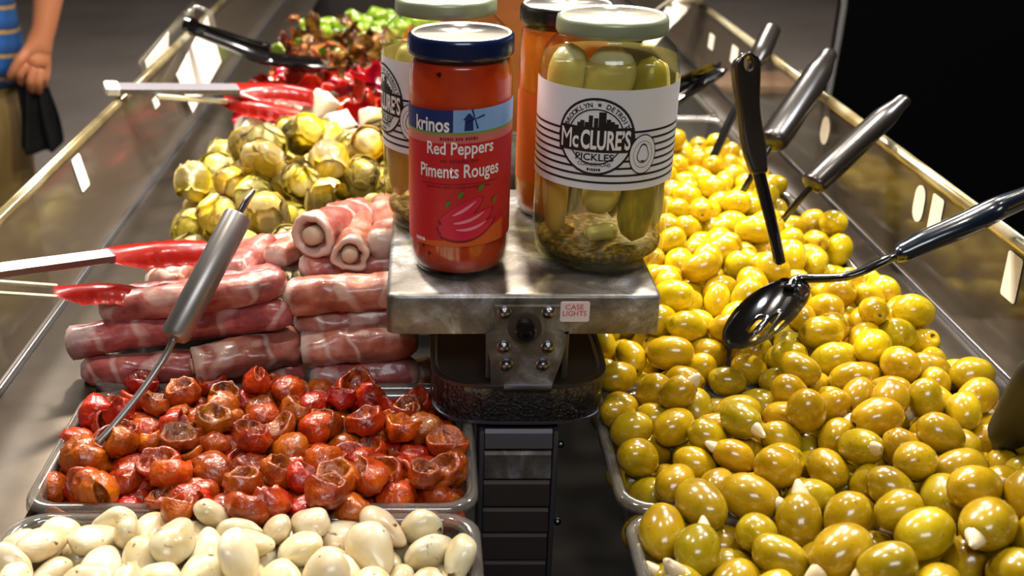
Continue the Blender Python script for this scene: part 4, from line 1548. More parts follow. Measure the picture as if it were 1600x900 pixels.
# steel spoon standing in the tomatoes
lo, hi = on_y(272, 528, .662), on_y(372, 338, .728)
sp = thing('steel_spoon', 'steel spoon with a thick tube handle standing in the tomatoes against the ham rolls', 'spoon', lo)
bm = bmesh.new()
d = (hi - lo).normalized()
s, t, _ = frame_of(d)
n = 24
def rg(c, r):
    return [c + s * (r * math.cos(2 * PI * k / n)) + t * (r * math.sin(2 * PI * k / n)) for k in range(n)]
rad = .0102
loft(bm, [rg(lo - d * .001, rad * .35), rg(lo, rad * .8), rg(lo + d * .003, rad), rg(hi - d * .001, rad), rg(hi, rad * .97), rg(hi, rad * .84), rg(hi - d * .010, rad * .80), rg(hi - d * .011, rad * .1)], True, True)
obj('handle', bm, M['spoon_steel'], sp, angle=.6)
bm = bmesh.new()
e = on_y(397, 298, .742)
tube(bm, [hi - d * .008, hi.lerp(e, .5) - s * .001, e], [.0030, .0048, .0030], 10, .45, up=Vector((1, 0, 0)))
obj('hanging_loop', bm, M['bright_steel'], sp)
bm = bmesh.new()
tp_ = on_z(152, 692, .014)
spoon_handle(bm, [(lo, .0030), (on_y(256, 560, .655), .0027), (on_y(222, 610, .640), .0027), (on_y(180, 662, .622), .0027), (tp_, .003)], .8, 10)
obj('rod', bm, M['spoon_steel'], sp)


# ------------------------------------------------------------------ food from the trays: shapes, then one object for every piece
def shape_mesh(name, bm, mats):
    me = bpy.data.meshes.new(name)
    bmesh.ops.recalc_face_normals(bm, faces=bm.faces)
    bm.to_mesh(me)
    bm.free()
    for m in mats:
        me.materials.append(m)
    for p in me.polygons:
        p.use_smooth = True
    return me


def ovoid(a, b, c, seed, n=22, m=15, lump=.05, hole=0, skew=0, taper=0):
    bm = bmesh.new()
    off = Vector((seed * 5.3, seed * 2.1, seed))
    rows = []
    for j in range(m + 1):
        t = PI * j / m
        if j in (0, m):
            z = -math.cos(t)
            k = 1 - (hole if j == m else 0) * .22
            rows.append([bm.verts.new((0, 0, c * z * k))])
            continue
        row = []
        for i in range(n):
            p = 2 * PI * i / n
            d = Vector((math.sin(t) * math.cos(p), math.sin(t) * math.sin(p), -math.cos(t)))
            k = 1 + lump * noise.noise(d * 1.3 + off)
            w = 1 - taper * d.z
            q = Vector((a * d.x * w, b * d.y * w, c * d.z)) * k
            if hole and t > PI - .34:
                q.z -= c * .20 * (1 - (PI - t) / .34)
            q.x += skew * c * (d.z ** 2)
            row.append(bm.verts.new(q))
        rows.append(row)
    for r0, r1 in zip(rows, rows[1:]):
        for i in range(n):
            x = [r0[i % len(r0)], r0[(i + 1) % len(r0)], r1[(i + 1) % len(r1)], r1[i % len(r1)]]
            u = []
            for v in x:
                if v not in u:
                    u.append(v)
            f = bm.faces.new(u)
            if hole and all(v.co.z > 0 and (v.co.x ** 2 + v.co.y ** 2) ** .5 < a * .19 for v in u):
                f.material_index = 1
    return bm


def olive_set(mt):
    out = []
    for i, (dim, hole, sk, tp) in enumerate((((.0122, .0120, .0160), 1, .02, .02), ((.0125, .0122, .0154), 1, 0, -.03), ((.0118, .0120, .0164), 0, .05, .05), ((.0124, .0118, .0158), 1, -.04, .04), ((.0120, .0123, .0157), 0, .02, -.05))):
        out.append(shape_mesh('olive', ovoid(*dim, i + 1, lump=.055, hole=hole, skew=sk, taper=tp), [M[mt], M['pit']]))
    return out


OLIVES, GOLD, BIG = olive_set('olive'), olive_set('olive_gold'), olive_set('olive_big')
STUFF_ = []
for i in range(3):
    bm = ovoid(.0052, .0042, .0085, 20 + i, 12, 9, .12, 0, .18 + .1 * i, .25)
    bmesh.ops.translate(bm, verts=bm.verts, vec=(0, 0, .0148 - .001 * i))
    STUFF_.append(shape_mesh('garlic_stuffing', bm, [M['stuffing']]))


def tomato_mesh(i):
    """half a tomato dried to a wrinkled cup"""
    bm = bmesh.new()
    R = random.Random(40 + i)
    n, m = 28, 7
    off = Vector((i * 4.1, i * 2.7, 0))
    a, b, c = .0158, .0134, .0112
    pinch = (.1, .55, .9, .3, .75, .0, .6, .95, .4)[i % 9]
    ph = R.uniform(0, 6.28)
    wav = R.uniform(.0008, .0020)
    def fix(q, t):
        ang = math.atan2(q.y, q.x)
        f = min(1, t)
        q.z += f * f * (wav * math.sin(2 * ang + ph) + .0004 * math.sin(5 * ang + ph * 2))
        q.x *= 1 - pinch * .72 * f * f
        q.y *= 1 - .12 * f
        return q
    rows = []
    for j in range(m + 1):
        t = j / m
        th = t * PI * (.54 + .14 * pinch)
        row = []
        for k in range(n):
            p = 2 * PI * k / n
            d = Vector((math.sin(th) * math.cos(p), math.sin(th) * math.sin(p), -math.cos(th)))
            s = 1 + .16 * noise.noise(d * 2.2 + off) + .085 * noise.noise(d * 5 + off) + .03 * noise.noise(d * 11 + off)
            q = Vector((a * d.x * s, b * d.y * s, c * d.z * s + .005))
            row.append(q)
        rows.append([fix(q, t) for q in row])
    inner = []
    for r_, dz in ((.94, .0012), (.82, .0012), (.66, -.0016), (.42, -.0026), (.18, -.0018)):
        row = []
        for k in range(n):
            p = 2 * PI * k / n
            q = rows[-1][k].copy()
            s = r_ * (1 + (.10 * noise.noise(Vector((math.cos(p) * 2, math.sin(p) * 2, r_ * 4)) + off) if r_ < .9 else 0))
            w = Vector((q.x * s, q.y * s, q.z * (.72 + .28 * r_) + dz))
            if r_ < .7:
                w.z += 0.0030 * noise.noise(Vector((w.x * 240, w.y * 240, i)))
            row.append(w)
        inner.append(row)
    allr = rows + inner
    vr = [[bm.verts.new(q) for q in row] for row in allr[1:]]
    bot = bm.verts.new(sum(allr[0], Vector()) / n)
    for k in range(n):
        bm.faces.new((bot, vr[0][(k + 1) % n], vr[0][k]))
    for jj, (r0, r1) in enumerate(zip(vr, vr[1:])):
        for k in range(n):
            f = bm.faces.new((r0[k], r0[(k + 1) % n], r1[(k + 1) % n], r1[k]))
            f.material_index = 1 if jj >= m + 0 else 0
    f = bm.faces.new(vr[-1])
    f.material_index = 1
    return shape_mesh('tomato_half', bm, [M['tomato'], M['tomato_in']])


TOMATO = [tomato_mesh(i) for i in range(9)]
GARLIC = []
for i in range(6):
    R = random.Random(60 + i)
    GARLIC.append(shape_mesh('garlic_clove', ovoid(.0116, .0084 + R.uniform(-.0008, .0005), .0165, 60 + i, lump=.10, skew=R.uniform(-.12, .12), taper=.24 + R.uniform(-.08, .06)), [M['garlic']]))


def artichoke_mesh(i):
    """a heart: a rounded base wrapped in broad overlapping petals, torn at the top"""
    R = random.Random(80 + i)
    bm = ovoid(.0186, .0186, .0235, 80 + i, 20, 13, .22)
    for ring, (cnt, z0, tilt, ln, wd) in enumerate(((5, -.010, .20, .030, .030), (6, -.004, .10, .030, .026), (5, .003, -.12, .024, .020))):
        for k in range(cnt):
            a0 = 2 * PI * (k + .5 * ring + R.uniform(-.15, .15)) / cnt
            g = {}
            lj = ln * R.uniform(.85, 1.1)
            for u in range(7):
                for v in range(5):
                    t, w = u / 6, v / 2 - 1
                    wide = wd * math.sin(PI * (.18 + .78 * t) ** 1.0) ** .8 * .5
                    z = z0 - .006 + lj * t
                    rr = .0192 * math.sqrt(max(.10, 1 - (min(.97, abs(z) / .0285)) ** 2)) + .0002 + .0010 * (2 - ring) + tilt * .008 * t * t
                    ang = a0 + w * wide / .0195
                    q = Vector((rr * math.cos(ang), rr * math.sin(ang), z))
                    q *= 1 + .05 * noise.noise(q * 140 + Vector((i, k, ring)))
                    g[u, v] = bm.verts.new(q)
            fs = [bm.faces.new((g[u, v], g[u + 1, v], g[u + 1, v + 1], g[u, v + 1])) for u in range(6) for v in range(4)]
            bmesh.ops.solidify(bm, geom=fs, thickness=.0012)
    return shape_mesh('artichoke_heart', bm, [M['artichoke']])


ARTI = [artichoke_mesh(i) for i in range(5)]


def slab(name, lx, ly, th, bend_x, bend_y, seed, mts, lump=.25, notch=0):
    """a curled, uneven piece"""
    bm = bmesh.new()
    nu, nv = 12, 9
    off = Vector((seed * 3.3, seed, 0))
    g = {}
    for u in range(nu + 1):
        for v in range(nv + 1):
            x, y = 2 * u / nu - 1, 2 * v / nv - 1
            X, Y = x * math.sqrt(1 - y * y * .35), y * math.sqrt(1 - x * x * .35)
            e = 1 + lump * noise.noise(Vector((X * 1.4, Y * 1.4, seed)) + off)
            z = bend_x * x * x + bend_y * y * y + .004 * noise.noise(Vector((X * 2, Y * 2, seed + 4)) + off)
            g[u, v] = bm.verts.new((X * lx * e, Y * ly * e, z))
    fs = [bm.faces.new((g[u, v], g[u + 1, v], g[u + 1, v + 1], g[u, v + 1])) for u in range(nu) for v in range(nv)]
    bmesh.ops.solidify(bm, geom=fs, thickness=th)
    bmesh.ops.translate(bm, verts=bm.verts, vec=(0, 0, th / 2 - (bend_x + bend_y) * .3))
    return shape_mesh(name, bm, mts)


PEPPER = [slab('red_pepper_piece', .023, .017, .005, bx_, by_, i, [M['pepper']]) for i, (bx_, by_) in enumerate(((.010, -.003), (.013, .004), (-.010, -.006), (.007, .009), (-.013, .003)))]
FETA = []
for i in range(3):
    bm = bmesh.new()
    box(bm, -.0185, .0185, -.0145, .0145, -.0125, .0125, .002, 2)
    bmesh.ops.subdivide_edges(bm, edges=[e for e in bm.edges if e.calc_length() > .01], cuts=3, use_grid_fill=True)
    for v in bm.verts:
        v.co += v.co.normalized() * .0016 * noise.noise(v.co * 150 + Vector((i * 3, 0, 0)))
    FETA.append(shape_mesh('feta_cube', bm, [M['feta']]))
MUSH = [slab('mushroom_slice', .018, .012, .006, .006, .004, 11, [M['mushroom']], .4), slab('mushroom_slice', .016, .013, .007, -.006, .003, 12, [M['mushroom']], .4), slab('mushroom_slice', .019, .011, .006, .008, -.003, 13, [M['mushroom']], .45)]
CARROT = [slab('carrot_strip', .021, .0055, .005, .005, .0, 14, [M['carrot']], .2)]
GREEN = [shape_mesh('green_pepper', ovoid(.0125, .012, .020, 15, 16, 11, .25, 0, .2, .3), [M['green_pepper']]), slab('green_pepper', .020, .010, .005, .009, -.004, 16, [M['green_pepper']], .3)]
PALE = [shape_mesh('pale_mushroom', ovoid(.012, .012, .0095, 17 + i, 16, 11, .22), [M['pale_mushroom']]) for i in range(3)]

# where every piece of food came to rest: x, y, z in tenths of a millimetre, quaternion in hundredths, size in percent
DATA = {
    'gar': [
        (-1502,5344,-223,75,-65,8,-9,86), (116,4997,-187,16,27,-79,53,116), (-1376,4692,-202,49,-74,-17,43,114), (-1406,4945,-103,12,36,-75,55,89), (-491,5355,-49,57,-59,50,-26,114), (-2013,4491,-204,35,-6,75,-55,112),
        (-2390,4681,49,76,56,-10,-31,106), (-1567,4761,-111,44,7,66,-60,93), (-2254,5349,-56,52,0,-77,37,104), (-1788,5216,-66,66,-73,8,-17,92), (-248,5187,-71,80,47,36,-11,87), (-182,5396,-188,2,-84,-10,-54,101),
        (-1466,4478,-25,13,-19,-85,-47,110), (-1946,4973,-62,24,-11,71,-65,108), (-1642,5021,5,37,84,34,-21,106), (-1065,4887,-45,33,83,15,-43,113), (-781,4966,-82,72,64,14,24,115), (131,4680,-190,9,-21,-68,-70,106),
        (-2004,5264,-83,55,-61,53,-22,108), (-804,5297,-73,15,-7,72,-67,100), (91,5310,-213,61,76,-17,-14,108), (-2118,4505,-4,62,61,47,-16,95), (-1919,4353,-16,63,59,-20,47,102), (174,4402,78,14,-62,-66,41,92),
        (-1941,4703,-8,69,-49,22,48,114), (-1688,4713,-11,41,-25,61,-63,101), (-1043,4675,-22,20,-80,56,-15,102), (-479,4694,-42,7,42,-74,-53,103), (-8,4822,-56,22,-1,-85,49,115), (-2318,5170,16,16,61,50,60,106),
        (-1943,5188,77,14,22,79,56,105), (-1658,5340,18,8,-4,-70,70,90), (-1051,5136,-69,60,46,-61,-23,110), (-710,5328,89,61,-63,-48,11,90), (-584,5132,-50,80,-1,58,-13,91), (24,5202,-27,33,-81,-8,-49,112),
        (-1475,4616,89,32,-91,-24,-9,95), (-1232,4408,19,2,-30,-76,58,113), (-940,4208,94,58,75,32,0,108), (-2126,4910,49,1,34,57,-75,85), (-1834,4947,76,12,-21,-68,-70,98), (-1312,4736,-22,73,68,3,-7,109),
        (-1252,4620,136,40,-85,-5,-33,90), (-841,4770,31,8,-26,-83,49,115), (-467,4930,-18,25,-43,75,-45,107), (118,4644,-4,68,-71,13,-16,111), (-1406,5287,1,45,-22,-44,74,116), (-1121,5256,59,7,57,-5,81,93),
        (-746,5088,85,12,28,-82,-49,112), (-265,5339,41,2,-57,54,-63,104), (-35,5385,-14,10,1,97,20,105), (-2238,4322,64,34,-2,-92,-20,90), (-1726,4413,70,67,66,-12,-32,104), (-1609,4229,111,74,-59,30,13,114),
        (-626,4433,143,60,-40,2,-69,110), (-421,4438,118,16,-20,-61,75,104), (-2317,4859,160,20,79,8,58,90), (-2052,4615,150,29,-65,51,49,96), (-1526,4842,65,46,-66,-47,36,97), (-1244,4836,127,27,-17,-63,71,96),
        (-575,4793,107,30,91,-20,-18,108), (-139,4648,8,74,-56,7,36,94), (-181,4941,-64,54,62,-55,14,85), (-1900,5412,20,63,-10,-77,2,90), (-1288,5397,98,34,-79,48,-19,86), (-1265,5085,37,2,-14,51,85,107),
        (-910,5298,61,1,-46,74,49,89), (-327,5090,68,32,2,82,-47,113), (-2359,4440,144,29,-74,29,-52,106), (-1838,4171,110,38,74,52,18,96), (-1376,4267,153,38,-14,79,46,104), (-804,4540,72,32,33,-85,27,108),
        (-767,4213,158,59,-63,12,49,104), (-179,4451,118,46,-9,70,53,89), (-33,4378,68,3,49,-73,-48,105), (-2222,4632,174,57,42,-46,54,103), (-1837,4723,147,63,-39,-55,40,92), (-1633,4643,169,49,60,31,-56,92),
        (-1038,4841,190,1,-53,81,-26,114), (-1009,4448,68,82,4,-24,51,92), (-295,4799,25,65,74,15,-11,90), (174,5055,34,45,74,-49,13,94), (-2195,5076,141,14,5,79,59,108), (-1763,5226,113,35,-50,60,52,85),
        (-1455,5092,138,4,-22,-60,-77,102), (-1030,5090,115,43,48,59,49,91),
    ],
    'olv': [
        (1996,5961,-385,38,-38,-60,60,98), (2025,6068,-155,15,70,41,57,110), (1400,6486,-354,47,-72,-51,10,106), (1584,5994,-372,35,35,-61,-61,109), (2918,5758,-374,65,35,-45,-50,98), (1381,5796,-347,42,18,-35,82,108),
        (2107,5764,-286,37,52,72,27,106), (1385,6211,-246,15,-3,18,97,111), (1605,5752,-254,75,-2,-28,59,92), (2315,5879,-180,35,75,33,45,99), (1623,6126,-168,86,3,-45,-25,93), (3430,6350,18,47,71,34,40,110),
        (2082,6870,-93,82,33,25,40,106), (1772,5915,-187,17,-83,33,-41,102), (2682,5818,-14,30,75,24,54,93), (1701,6558,-261,33,21,44,81,88), (2131,6218,4,45,-29,75,-38,92), (3830,6381,63,57,-35,-71,21,111),
        (1391,6847,-18,39,-75,28,45,102), (2183,6642,60,70,33,57,28,110), (3427,6602,6,16,77,30,53,95), (3902,7086,126,17,-9,57,-80,101), (2094,5805,-23,75,53,30,-26,104), (2356,5748,0,53,-41,-42,61,90),
        (2751,6096,-54,41,-65,-39,-50,100), (1530,6425,-114,49,-58,56,-33,100), (2513,6027,18,25,3,-88,-41,94), (3916,6650,98,6,24,57,-79,91), (1370,6880,-296,9,-45,-88,-15,97), (2437,6574,-89,34,-60,18,70,94),
        (1435,5937,-144,11,-45,78,42,105), (2271,5973,85,43,-21,45,-75,109), (2846,5941,130,27,-21,-60,-72,99), (1829,6312,-116,61,19,68,-36,110), (2291,6386,-14,68,-56,-20,42,100), (2878,6374,59,70,61,4,-37,110),
        (3152,6483,118,36,46,-9,80,112), (3669,6173,101,36,-48,-76,24,101), (1383,6641,-162,32,-64,-68,18,92), (1892,6699,66,78,-44,-17,-42,100), (2565,7004,111,41,51,49,58,93), (3657,6993,207,32,37,-41,-77,109),
        (1828,5784,21,76,51,-41,6,102), (2166,5713,221,52,-18,82,13,108), (2938,5544,127,70,70,-10,-10,109), (3157,5956,146,19,26,94,11,111), (3585,5960,44,64,-13,-30,69,90), (1686,6419,92,50,5,68,53,105),
        (1991,6444,46,24,62,-33,-67,100), (2552,6284,1,56,-41,-62,-35,92), (3506,6526,207,48,84,8,24,98), (3914,6182,213,15,-16,97,-12,94), (1623,6647,-20,4,87,17,46,108), (2825,6950,112,65,48,-11,-58,91),
        (3192,7012,135,71,12,-56,41,109), (3858,6800,280,2,69,30,66,110), (1750,6070,12,54,0,81,-22,95), (2507,5782,167,54,60,-36,46,99), (2707,5620,149,9,-58,80,12,95), (3393,5894,216,83,-51,15,17,104),
        (3608,5756,161,47,-18,19,84,96), (1320,6592,91,33,32,81,35,96), (2343,6202,128,3,52,-13,-84,95), (2695,6151,174,31,-52,-24,-75,97), (3007,6158,146,28,-50,-72,39,92), (3774,6523,268,37,28,53,71,100),
        (1634,6881,88,8,-78,61,13,110), (2384,6836,4,24,-77,27,53,111), (2860,6672,115,67,-5,-54,-51,99), (3000,6808,253,46,-34,-81,-13,96), (3580,6758,214,2,66,-75,-4,92), (1381,6102,46,18,32,84,41,108),
        (2707,5810,309,33,29,-42,80,102), (2968,5800,287,17,-34,16,91,100), (3189,5821,399,88,4,-47,-10,104), (3866,5692,129,68,-6,63,38,109), (1376,6352,100,40,-21,-89,-3,101), (2452,6487,124,58,-5,-75,-31,91),
        (2952,6526,268,31,77,23,-50,92), (3088,6346,343,1,-26,-56,-79,102), (3322,6163,194,47,-44,-64,41,95), (1739,6641,231,4,39,-3,92,93), (2665,6516,22,34,4,-90,27,92), (3248,6718,177,0,-59,60,54,106),
        (3389,6920,304,75,64,-6,15,110), (1560,5774,55,5,-45,-52,-72,102), (2513,6273,302,12,-43,89,10,108), (2928,5554,377,14,51,27,-80,100), (2901,6092,354,26,-64,-46,56,109), (3815,5957,142,36,38,78,33,111),
        (1984,6018,113,63,-52,-31,49,90), (1862,6235,119,68,22,-41,-57,94), (2724,6400,256,63,30,-4,71,94), (3348,6385,319,14,14,96,-17,96), (3563,6284,288,82,-53,23,4,94), (1876,7007,114,51,70,9,49,97),
        (2538,6679,206,29,28,90,14,101), (2649,6872,294,73,-56,-28,26,97), (1368,7328,-381,32,32,-63,63,98), (2218,7505,-134,44,-82,-35,12,108), (3381,8441,94,12,98,6,12,106), (1818,7697,-218,30,76,33,47,102),
        (3447,7623,13,51,84,3,-19,100), (1385,7490,-189,37,-53,11,75,91), (1958,7518,-112,46,-36,74,32,94), (3628,7458,-33,68,-7,22,-69,103), (2053,7670,55,26,-50,58,-58,98), (1714,8178,-197,25,-53,42,-69,102),
        (1601,7273,-104,5,94,-31,-14,94), (2195,7026,105,71,-21,-68,1,91), (3466,7151,124,27,-35,-20,-88,90), (1564,7676,-26,4,-90,-22,-37,104), (2176,8026,-8,27,-62,-16,-72,105), (2995,7966,1,58,29,71,-28,103),
        (1678,7474,-10,76,9,-35,54,92), (1830,7271,-80,59,8,0,80,89), (2400,7282,-76,11,41,-30,-85,90), (3139,7309,100,49,86,-11,1,112), (1802,7652,26,60,-33,-18,70,88), (2813,7801,64,37,-67,43,48,105),
        (3362,7502,201,51,69,-51,4,102), (1363,8448,74,38,8,38,84,96), (2332,8278,5,18,-82,21,-50,106), (3090,8484,237,7,-81,5,58,106), (3611,8386,10,12,15,69,-70,91), (1376,7322,-26,42,-19,-52,-72,101),
        (2038,7237,92,3,65,-68,-34,98), (2822,7284,15,39,-57,-12,71,100), (2971,7138,216,30,15,-92,-20,109), (3309,7235,287,64,-33,64,27,107), (2138,7850,175,3,-60,46,65,101), (2371,7907,84,5,40,64,-65,95),
        (3266,7858,22,62,29,46,-57,110), (3877,7654,89,57,30,-17,75,109), (1396,7071,112,26,-71,-4,-66,97), (2149,7443,116,66,-11,73,-14,99), (2474,7413,143,11,-58,2,-81,110), (2991,7591,49,37,24,13,-89,100),
        (1739,7854,-23,98,-4,13,-13,89), (2434,7782,263,50,4,55,67,96), (3393,8088,75,25,-22,76,56,89), (1885,8045,54,14,-86,-4,49,109), (2269,8491,134,48,-4,88,-2,101), (3044,8238,217,15,87,23,42,109),
        (1865,7458,117,39,87,16,27,95), (2003,7583,283,37,-40,-45,71,105), (2671,7198,212,66,48,26,51,105), (3150,7644,234,11,0,-53,84,111), (3870,7398,40,21,70,-68,9,92), (1852,7795,222,89,33,-33,4,112),
        (2138,8152,210,76,46,-44,13,103), (2986,7876,219,39,-39,-60,-57,96), (3215,7985,243,8,15,-83,-53,110), (3786,7941,147,35,57,72,-19,108), (1815,8281,200,35,45,80,-18,99), (2458,8357,242,55,7,69,48,107),
        (3396,8229,261,84,6,43,-32,104), (3672,8251,205,93,5,-35,-9,100), (1534,7316,147,56,82,13,1,96), (2394,7175,127,21,75,42,47,94), (2964,7370,331,22,-56,-32,73,109), (3641,7602,201,75,60,-5,27,112),
        (1400,7905,112,31,-70,60,-23,111), (1975,7977,362,20,-73,24,61,109), (2594,8051,329,65,5,45,61,103), (3511,7878,181,23,74,30,-55,108), (1579,8351,164,63,-42,37,54,106), (1996,8491,291,24,61,18,73,102),
        (2311,8482,402,85,-6,51,-11,106), (3584,8478,252,24,-72,66,1,104), (3905,8164,125,13,-59,-79,-12,102), (1353,7593,118,32,65,-62,30,92), (1809,7248,226,17,-52,34,-76,111), (2299,7553,276,50,-49,-71,-4,98),
        (2791,7486,167,48,-29,-69,-46,93), (3479,7690,365,62,48,-38,48,92), (1610,8099,30,57,43,28,-64,97), (2369,8111,261,72,-29,-10,-62,89), (2607,7675,167,30,-91,24,18,90), (3832,7766,329,10,-59,-17,78,111),
        (1703,8059,260,79,-57,-20,10,109), (1986,8252,353,2,-35,-79,51,90), (2706,8299,324,50,82,28,6,102), (2897,8450,406,12,-35,47,80,106), (3858,8441,202,68,64,34,-14,109), (1699,8773,111,11,63,13,-76,94),
        (2279,8822,13,34,-78,31,-44,110), (2612,9168,101,79,31,44,28,104), (3837,9392,-113,44,-61,37,55,108), (1386,8851,40,11,41,66,-62,110), (2542,8882,97,24,8,73,-63,110), (2621,9042,324,85,-15,49,-10,105),
        (3064,10244,127,10,-61,7,78,109), (3205,9469,117,58,-10,81,-3,103), (1502,8802,253,30,-49,-67,-47,93), (2008,8802,158,17,35,-55,-74,103), (2232,8942,245,41,-60,-42,-54,111), (2924,9143,136,17,96,0,22,97),
        (3153,9037,122,3,12,33,94,108), (3368,8818,50,26,32,-47,78,103), (2274,9363,217,68,-64,-10,-34,97), (3671,9216,-20,16,23,-83,-48,106), (2003,9730,192,45,75,-27,-40,89), (2392,9822,48,38,82,-31,30,92),
        (2657,9785,96,70,2,-62,35,100), (3822,9823,62,14,79,10,59,106), (1804,8876,303,70,-2,62,35,92), (1989,9088,214,82,53,18,15,110), (2193,9178,362,4,81,-40,-42,94), (2724,8810,275,88,44,-7,-14,104),
        (3694,8936,50,9,-76,-58,-28,103), (1626,9497,282,4,36,-88,-31,106), (2423,9191,262,9,61,27,-74,92), (2937,9408,130,75,42,-14,49,104), (3303,9257,213,57,7,80,-17,102), (3552,9368,137,75,31,-53,-25,94),
        (1743,9865,210,57,-67,27,39,110), (2818,10090,134,6,45,51,73,93), (3893,9588,112,87,-18,7,-46,106), (1860,9336,388,56,-16,-75,-31,101), (1820,9094,388,49,-22,54,-64,93), (2443,8803,321,51,-13,35,77,106),
        (3214,8898,327,53,81,-24,6,105), (3492,9075,74,36,39,-84,-9,98), (1543,9777,355,50,-37,42,66,110), (2048,9348,254,34,-39,-12,-85,89), (2501,9406,161,81,-15,20,52,102), (3042,9511,344,0,69,-22,-69,110),
        (3293,9808,216,97,13,22,-1,108), (3429,9577,201,16,-41,83,33,106), (1325,9685,215,5,85,51,-13,105), (1938,10118,240,78,-20,-54,-25,89), (2738,9574,198,27,69,40,-54,106), (3262,10049,181,4,94,2,-35,100),
        (3898,9810,298,50,-74,-37,-27,105), (2954,8930,226,9,-42,16,-89,96), (3886,8786,120,19,29,-32,-88,98), (3443,8933,255,60,68,-41,6,93), (1340,9252,358,45,71,19,51,96), (1951,9898,322,54,-1,-23,81,90),
        (2690,10121,319,60,51,-46,42,98), (2742,9315,266,14,53,-7,83,98), (3647,10154,123,46,25,78,34,102), (3670,9601,185,1,1,63,-78,98), (1712,10197,362,34,-50,53,60,104), (2282,9777,268,36,-61,-18,68,107),
        (2529,9977,185,36,56,-28,-69,98), (2881,9880,217,7,47,31,-83,100), (3469,9956,93,7,-89,28,36,100), (3877,10334,86,95,-21,20,-11,108), (1612,8467,502,65,37,-61,-27,88), (2628,10211,110,39,3,-71,59,95),
        (1343,11260,172,15,44,17,87,100), (1909,11336,166,16,-2,-73,67,102), (2099,10253,116,14,55,-24,-79,102), (2470,10647,135,48,88,-5,4,95), (2061,11073,101,50,81,28,12,110), (2827,10807,114,53,57,62,7,102),
        (1347,11526,126,26,-73,-26,-58,109), (1639,11374,162,20,-21,71,-64,111), (2859,11468,58,83,2,30,-48,94), (3859,11363,-123,9,13,-83,54,96), (2379,10204,120,1,43,62,-66,101), (3031,10656,200,67,-6,-70,24,97),
        (3143,11092,144,2,-50,2,87,92), (1446,11444,343,34,-15,80,48,103), (1798,11083,196,86,-9,-4,-49,106), (2485,11656,277,20,-76,-9,61,103), (1849,10355,222,46,-48,-73,14,100), (2240,10647,167,79,-3,6,-61,101),
        (2832,10409,193,76,38,-52,-1,102), (3370,10232,107,22,52,-49,-67,93), (3685,10686,-19,18,-19,61,-75,96), (1338,10963,207,39,84,-27,-28,106), (1932,10871,219,44,23,-76,42,98), (2553,10917,223,71,-51,33,-37,108),
        (3390,11195,66,52,34,37,-69,107), (3757,11052,-63,3,92,-38,1,97), (1561,11129,237,86,-6,2,-50,103), (2020,11182,337,65,-71,-17,20,92), (2247,11327,136,24,-5,40,88,111), (2443,11420,321,35,-45,69,-44,108),
        (3276,11535,108,66,-40,-12,-62,98), (1320,10420,168,31,-91,-7,-25,99), (1971,10604,184,41,53,20,-72,108), (2253,10254,314,57,65,-6,-50,100), (3112,10428,286,63,-4,67,-40,104), (3308,10572,213,61,77,16,-10,101),
        (3489,10724,119,81,-39,-39,-19,91), (1678,10695,234,33,-72,21,-57,101), (2241,11096,285,35,4,18,-92,98), (2223,10881,199,35,60,-49,-53,91), (2989,10924,283,19,7,-72,-67,111), (3232,10824,149,49,-24,75,-37,97),
        (3604,11039,165,57,34,-37,65,109), (1852,11620,180,22,-20,88,37,106), (1735,11826,258,92,-4,40,1,106), (2084,11447,331,22,10,-83,-50,107), (2508,11159,313,5,28,7,96,108), (3514,11504,91,91,-39,7,-9,101),
        (3682,11282,33,73,-13,61,-29,104), (1326,10684,236,20,74,61,-17,109), (2112,10451,324,11,58,38,-71,99), (2538,10405,208,35,-93,3,-8,96), (2677,10687,272,63,22,73,-15,99), (3503,10462,92,9,-63,-52,-57,95),
        (1621,10915,248,1,-90,-11,-42,89), (1574,10464,216,77,-37,-36,37,97), (1309,11787,91,46,-82,-16,-31,90), (1371,12069,59,16,-71,-42,-54,109), (3345,12112,64,26,4,96,1,105), (3843,12074,-8,15,-4,-26,-95,111),
        (3425,12517,-25,20,13,-91,-34,110), (2652,11780,126,60,48,20,61,109), (3093,12031,26,69,63,35,9,112), (3470,11780,119,23,-75,-28,-56,111), (3817,11493,98,44,41,-69,-40,109), (3466,12768,31,25,-25,32,88,93),
        (2905,11839,44,9,-67,-34,65,90), (3089,11691,115,48,63,52,-31,95), (3802,12342,9,10,56,-3,-82,111), (1620,12216,-11,87,24,42,9,109), (2885,12292,109,70,-66,4,-27,106), (3227,12673,59,12,-21,-85,47,109),
        (3846,12726,-93,0,-1,-94,-34,102), (1348,13025,127,81,44,30,24,111), (3082,13022,81,35,20,-90,18,101), (3605,13077,125,34,45,67,48,103), (1420,12248,241,49,-58,-39,51,109), (2005,12049,210,17,-25,-16,-94,100),
        (2224,11971,220,43,80,27,-32,93), (2878,12010,181,75,51,4,-42,93), (3140,12281,123,27,-94,13,19,106), (3795,11842,24,40,48,-59,-51,88), (1554,12437,133,61,22,73,-22,103), (1818,12305,195,67,54,-45,-22,107),
        (2254,12341,244,58,-67,23,-40,112), (3021,12549,180,28,-8,86,-43,111), (3666,12579,4,68,-62,-30,-26,91), (2087,12756,131,18,93,12,31,103), (2618,12678,235,14,-6,-15,-98,103), (3860,12990,-67,13,-17,97,-13,91),
        (1357,12534,303,9,64,2,76,97), (2094,11732,233,77,48,41,7,111), (2418,11903,346,68,-68,25,-14,104), (2653,12035,275,38,71,-54,25,106), (3242,11881,206,20,35,29,-87,100), (3600,12016,-3,88,-43,7,21,101),
        (1598,12650,258,65,-53,32,-43,89), (1959,12554,237,57,11,-29,-76,108), (2412,12144,257,57,46,56,38,91), (2546,12400,332,50,-60,57,-24,108), (2858,12399,348,54,19,-80,16,112), (3530,12275,83,20,-6,-21,-95,100),
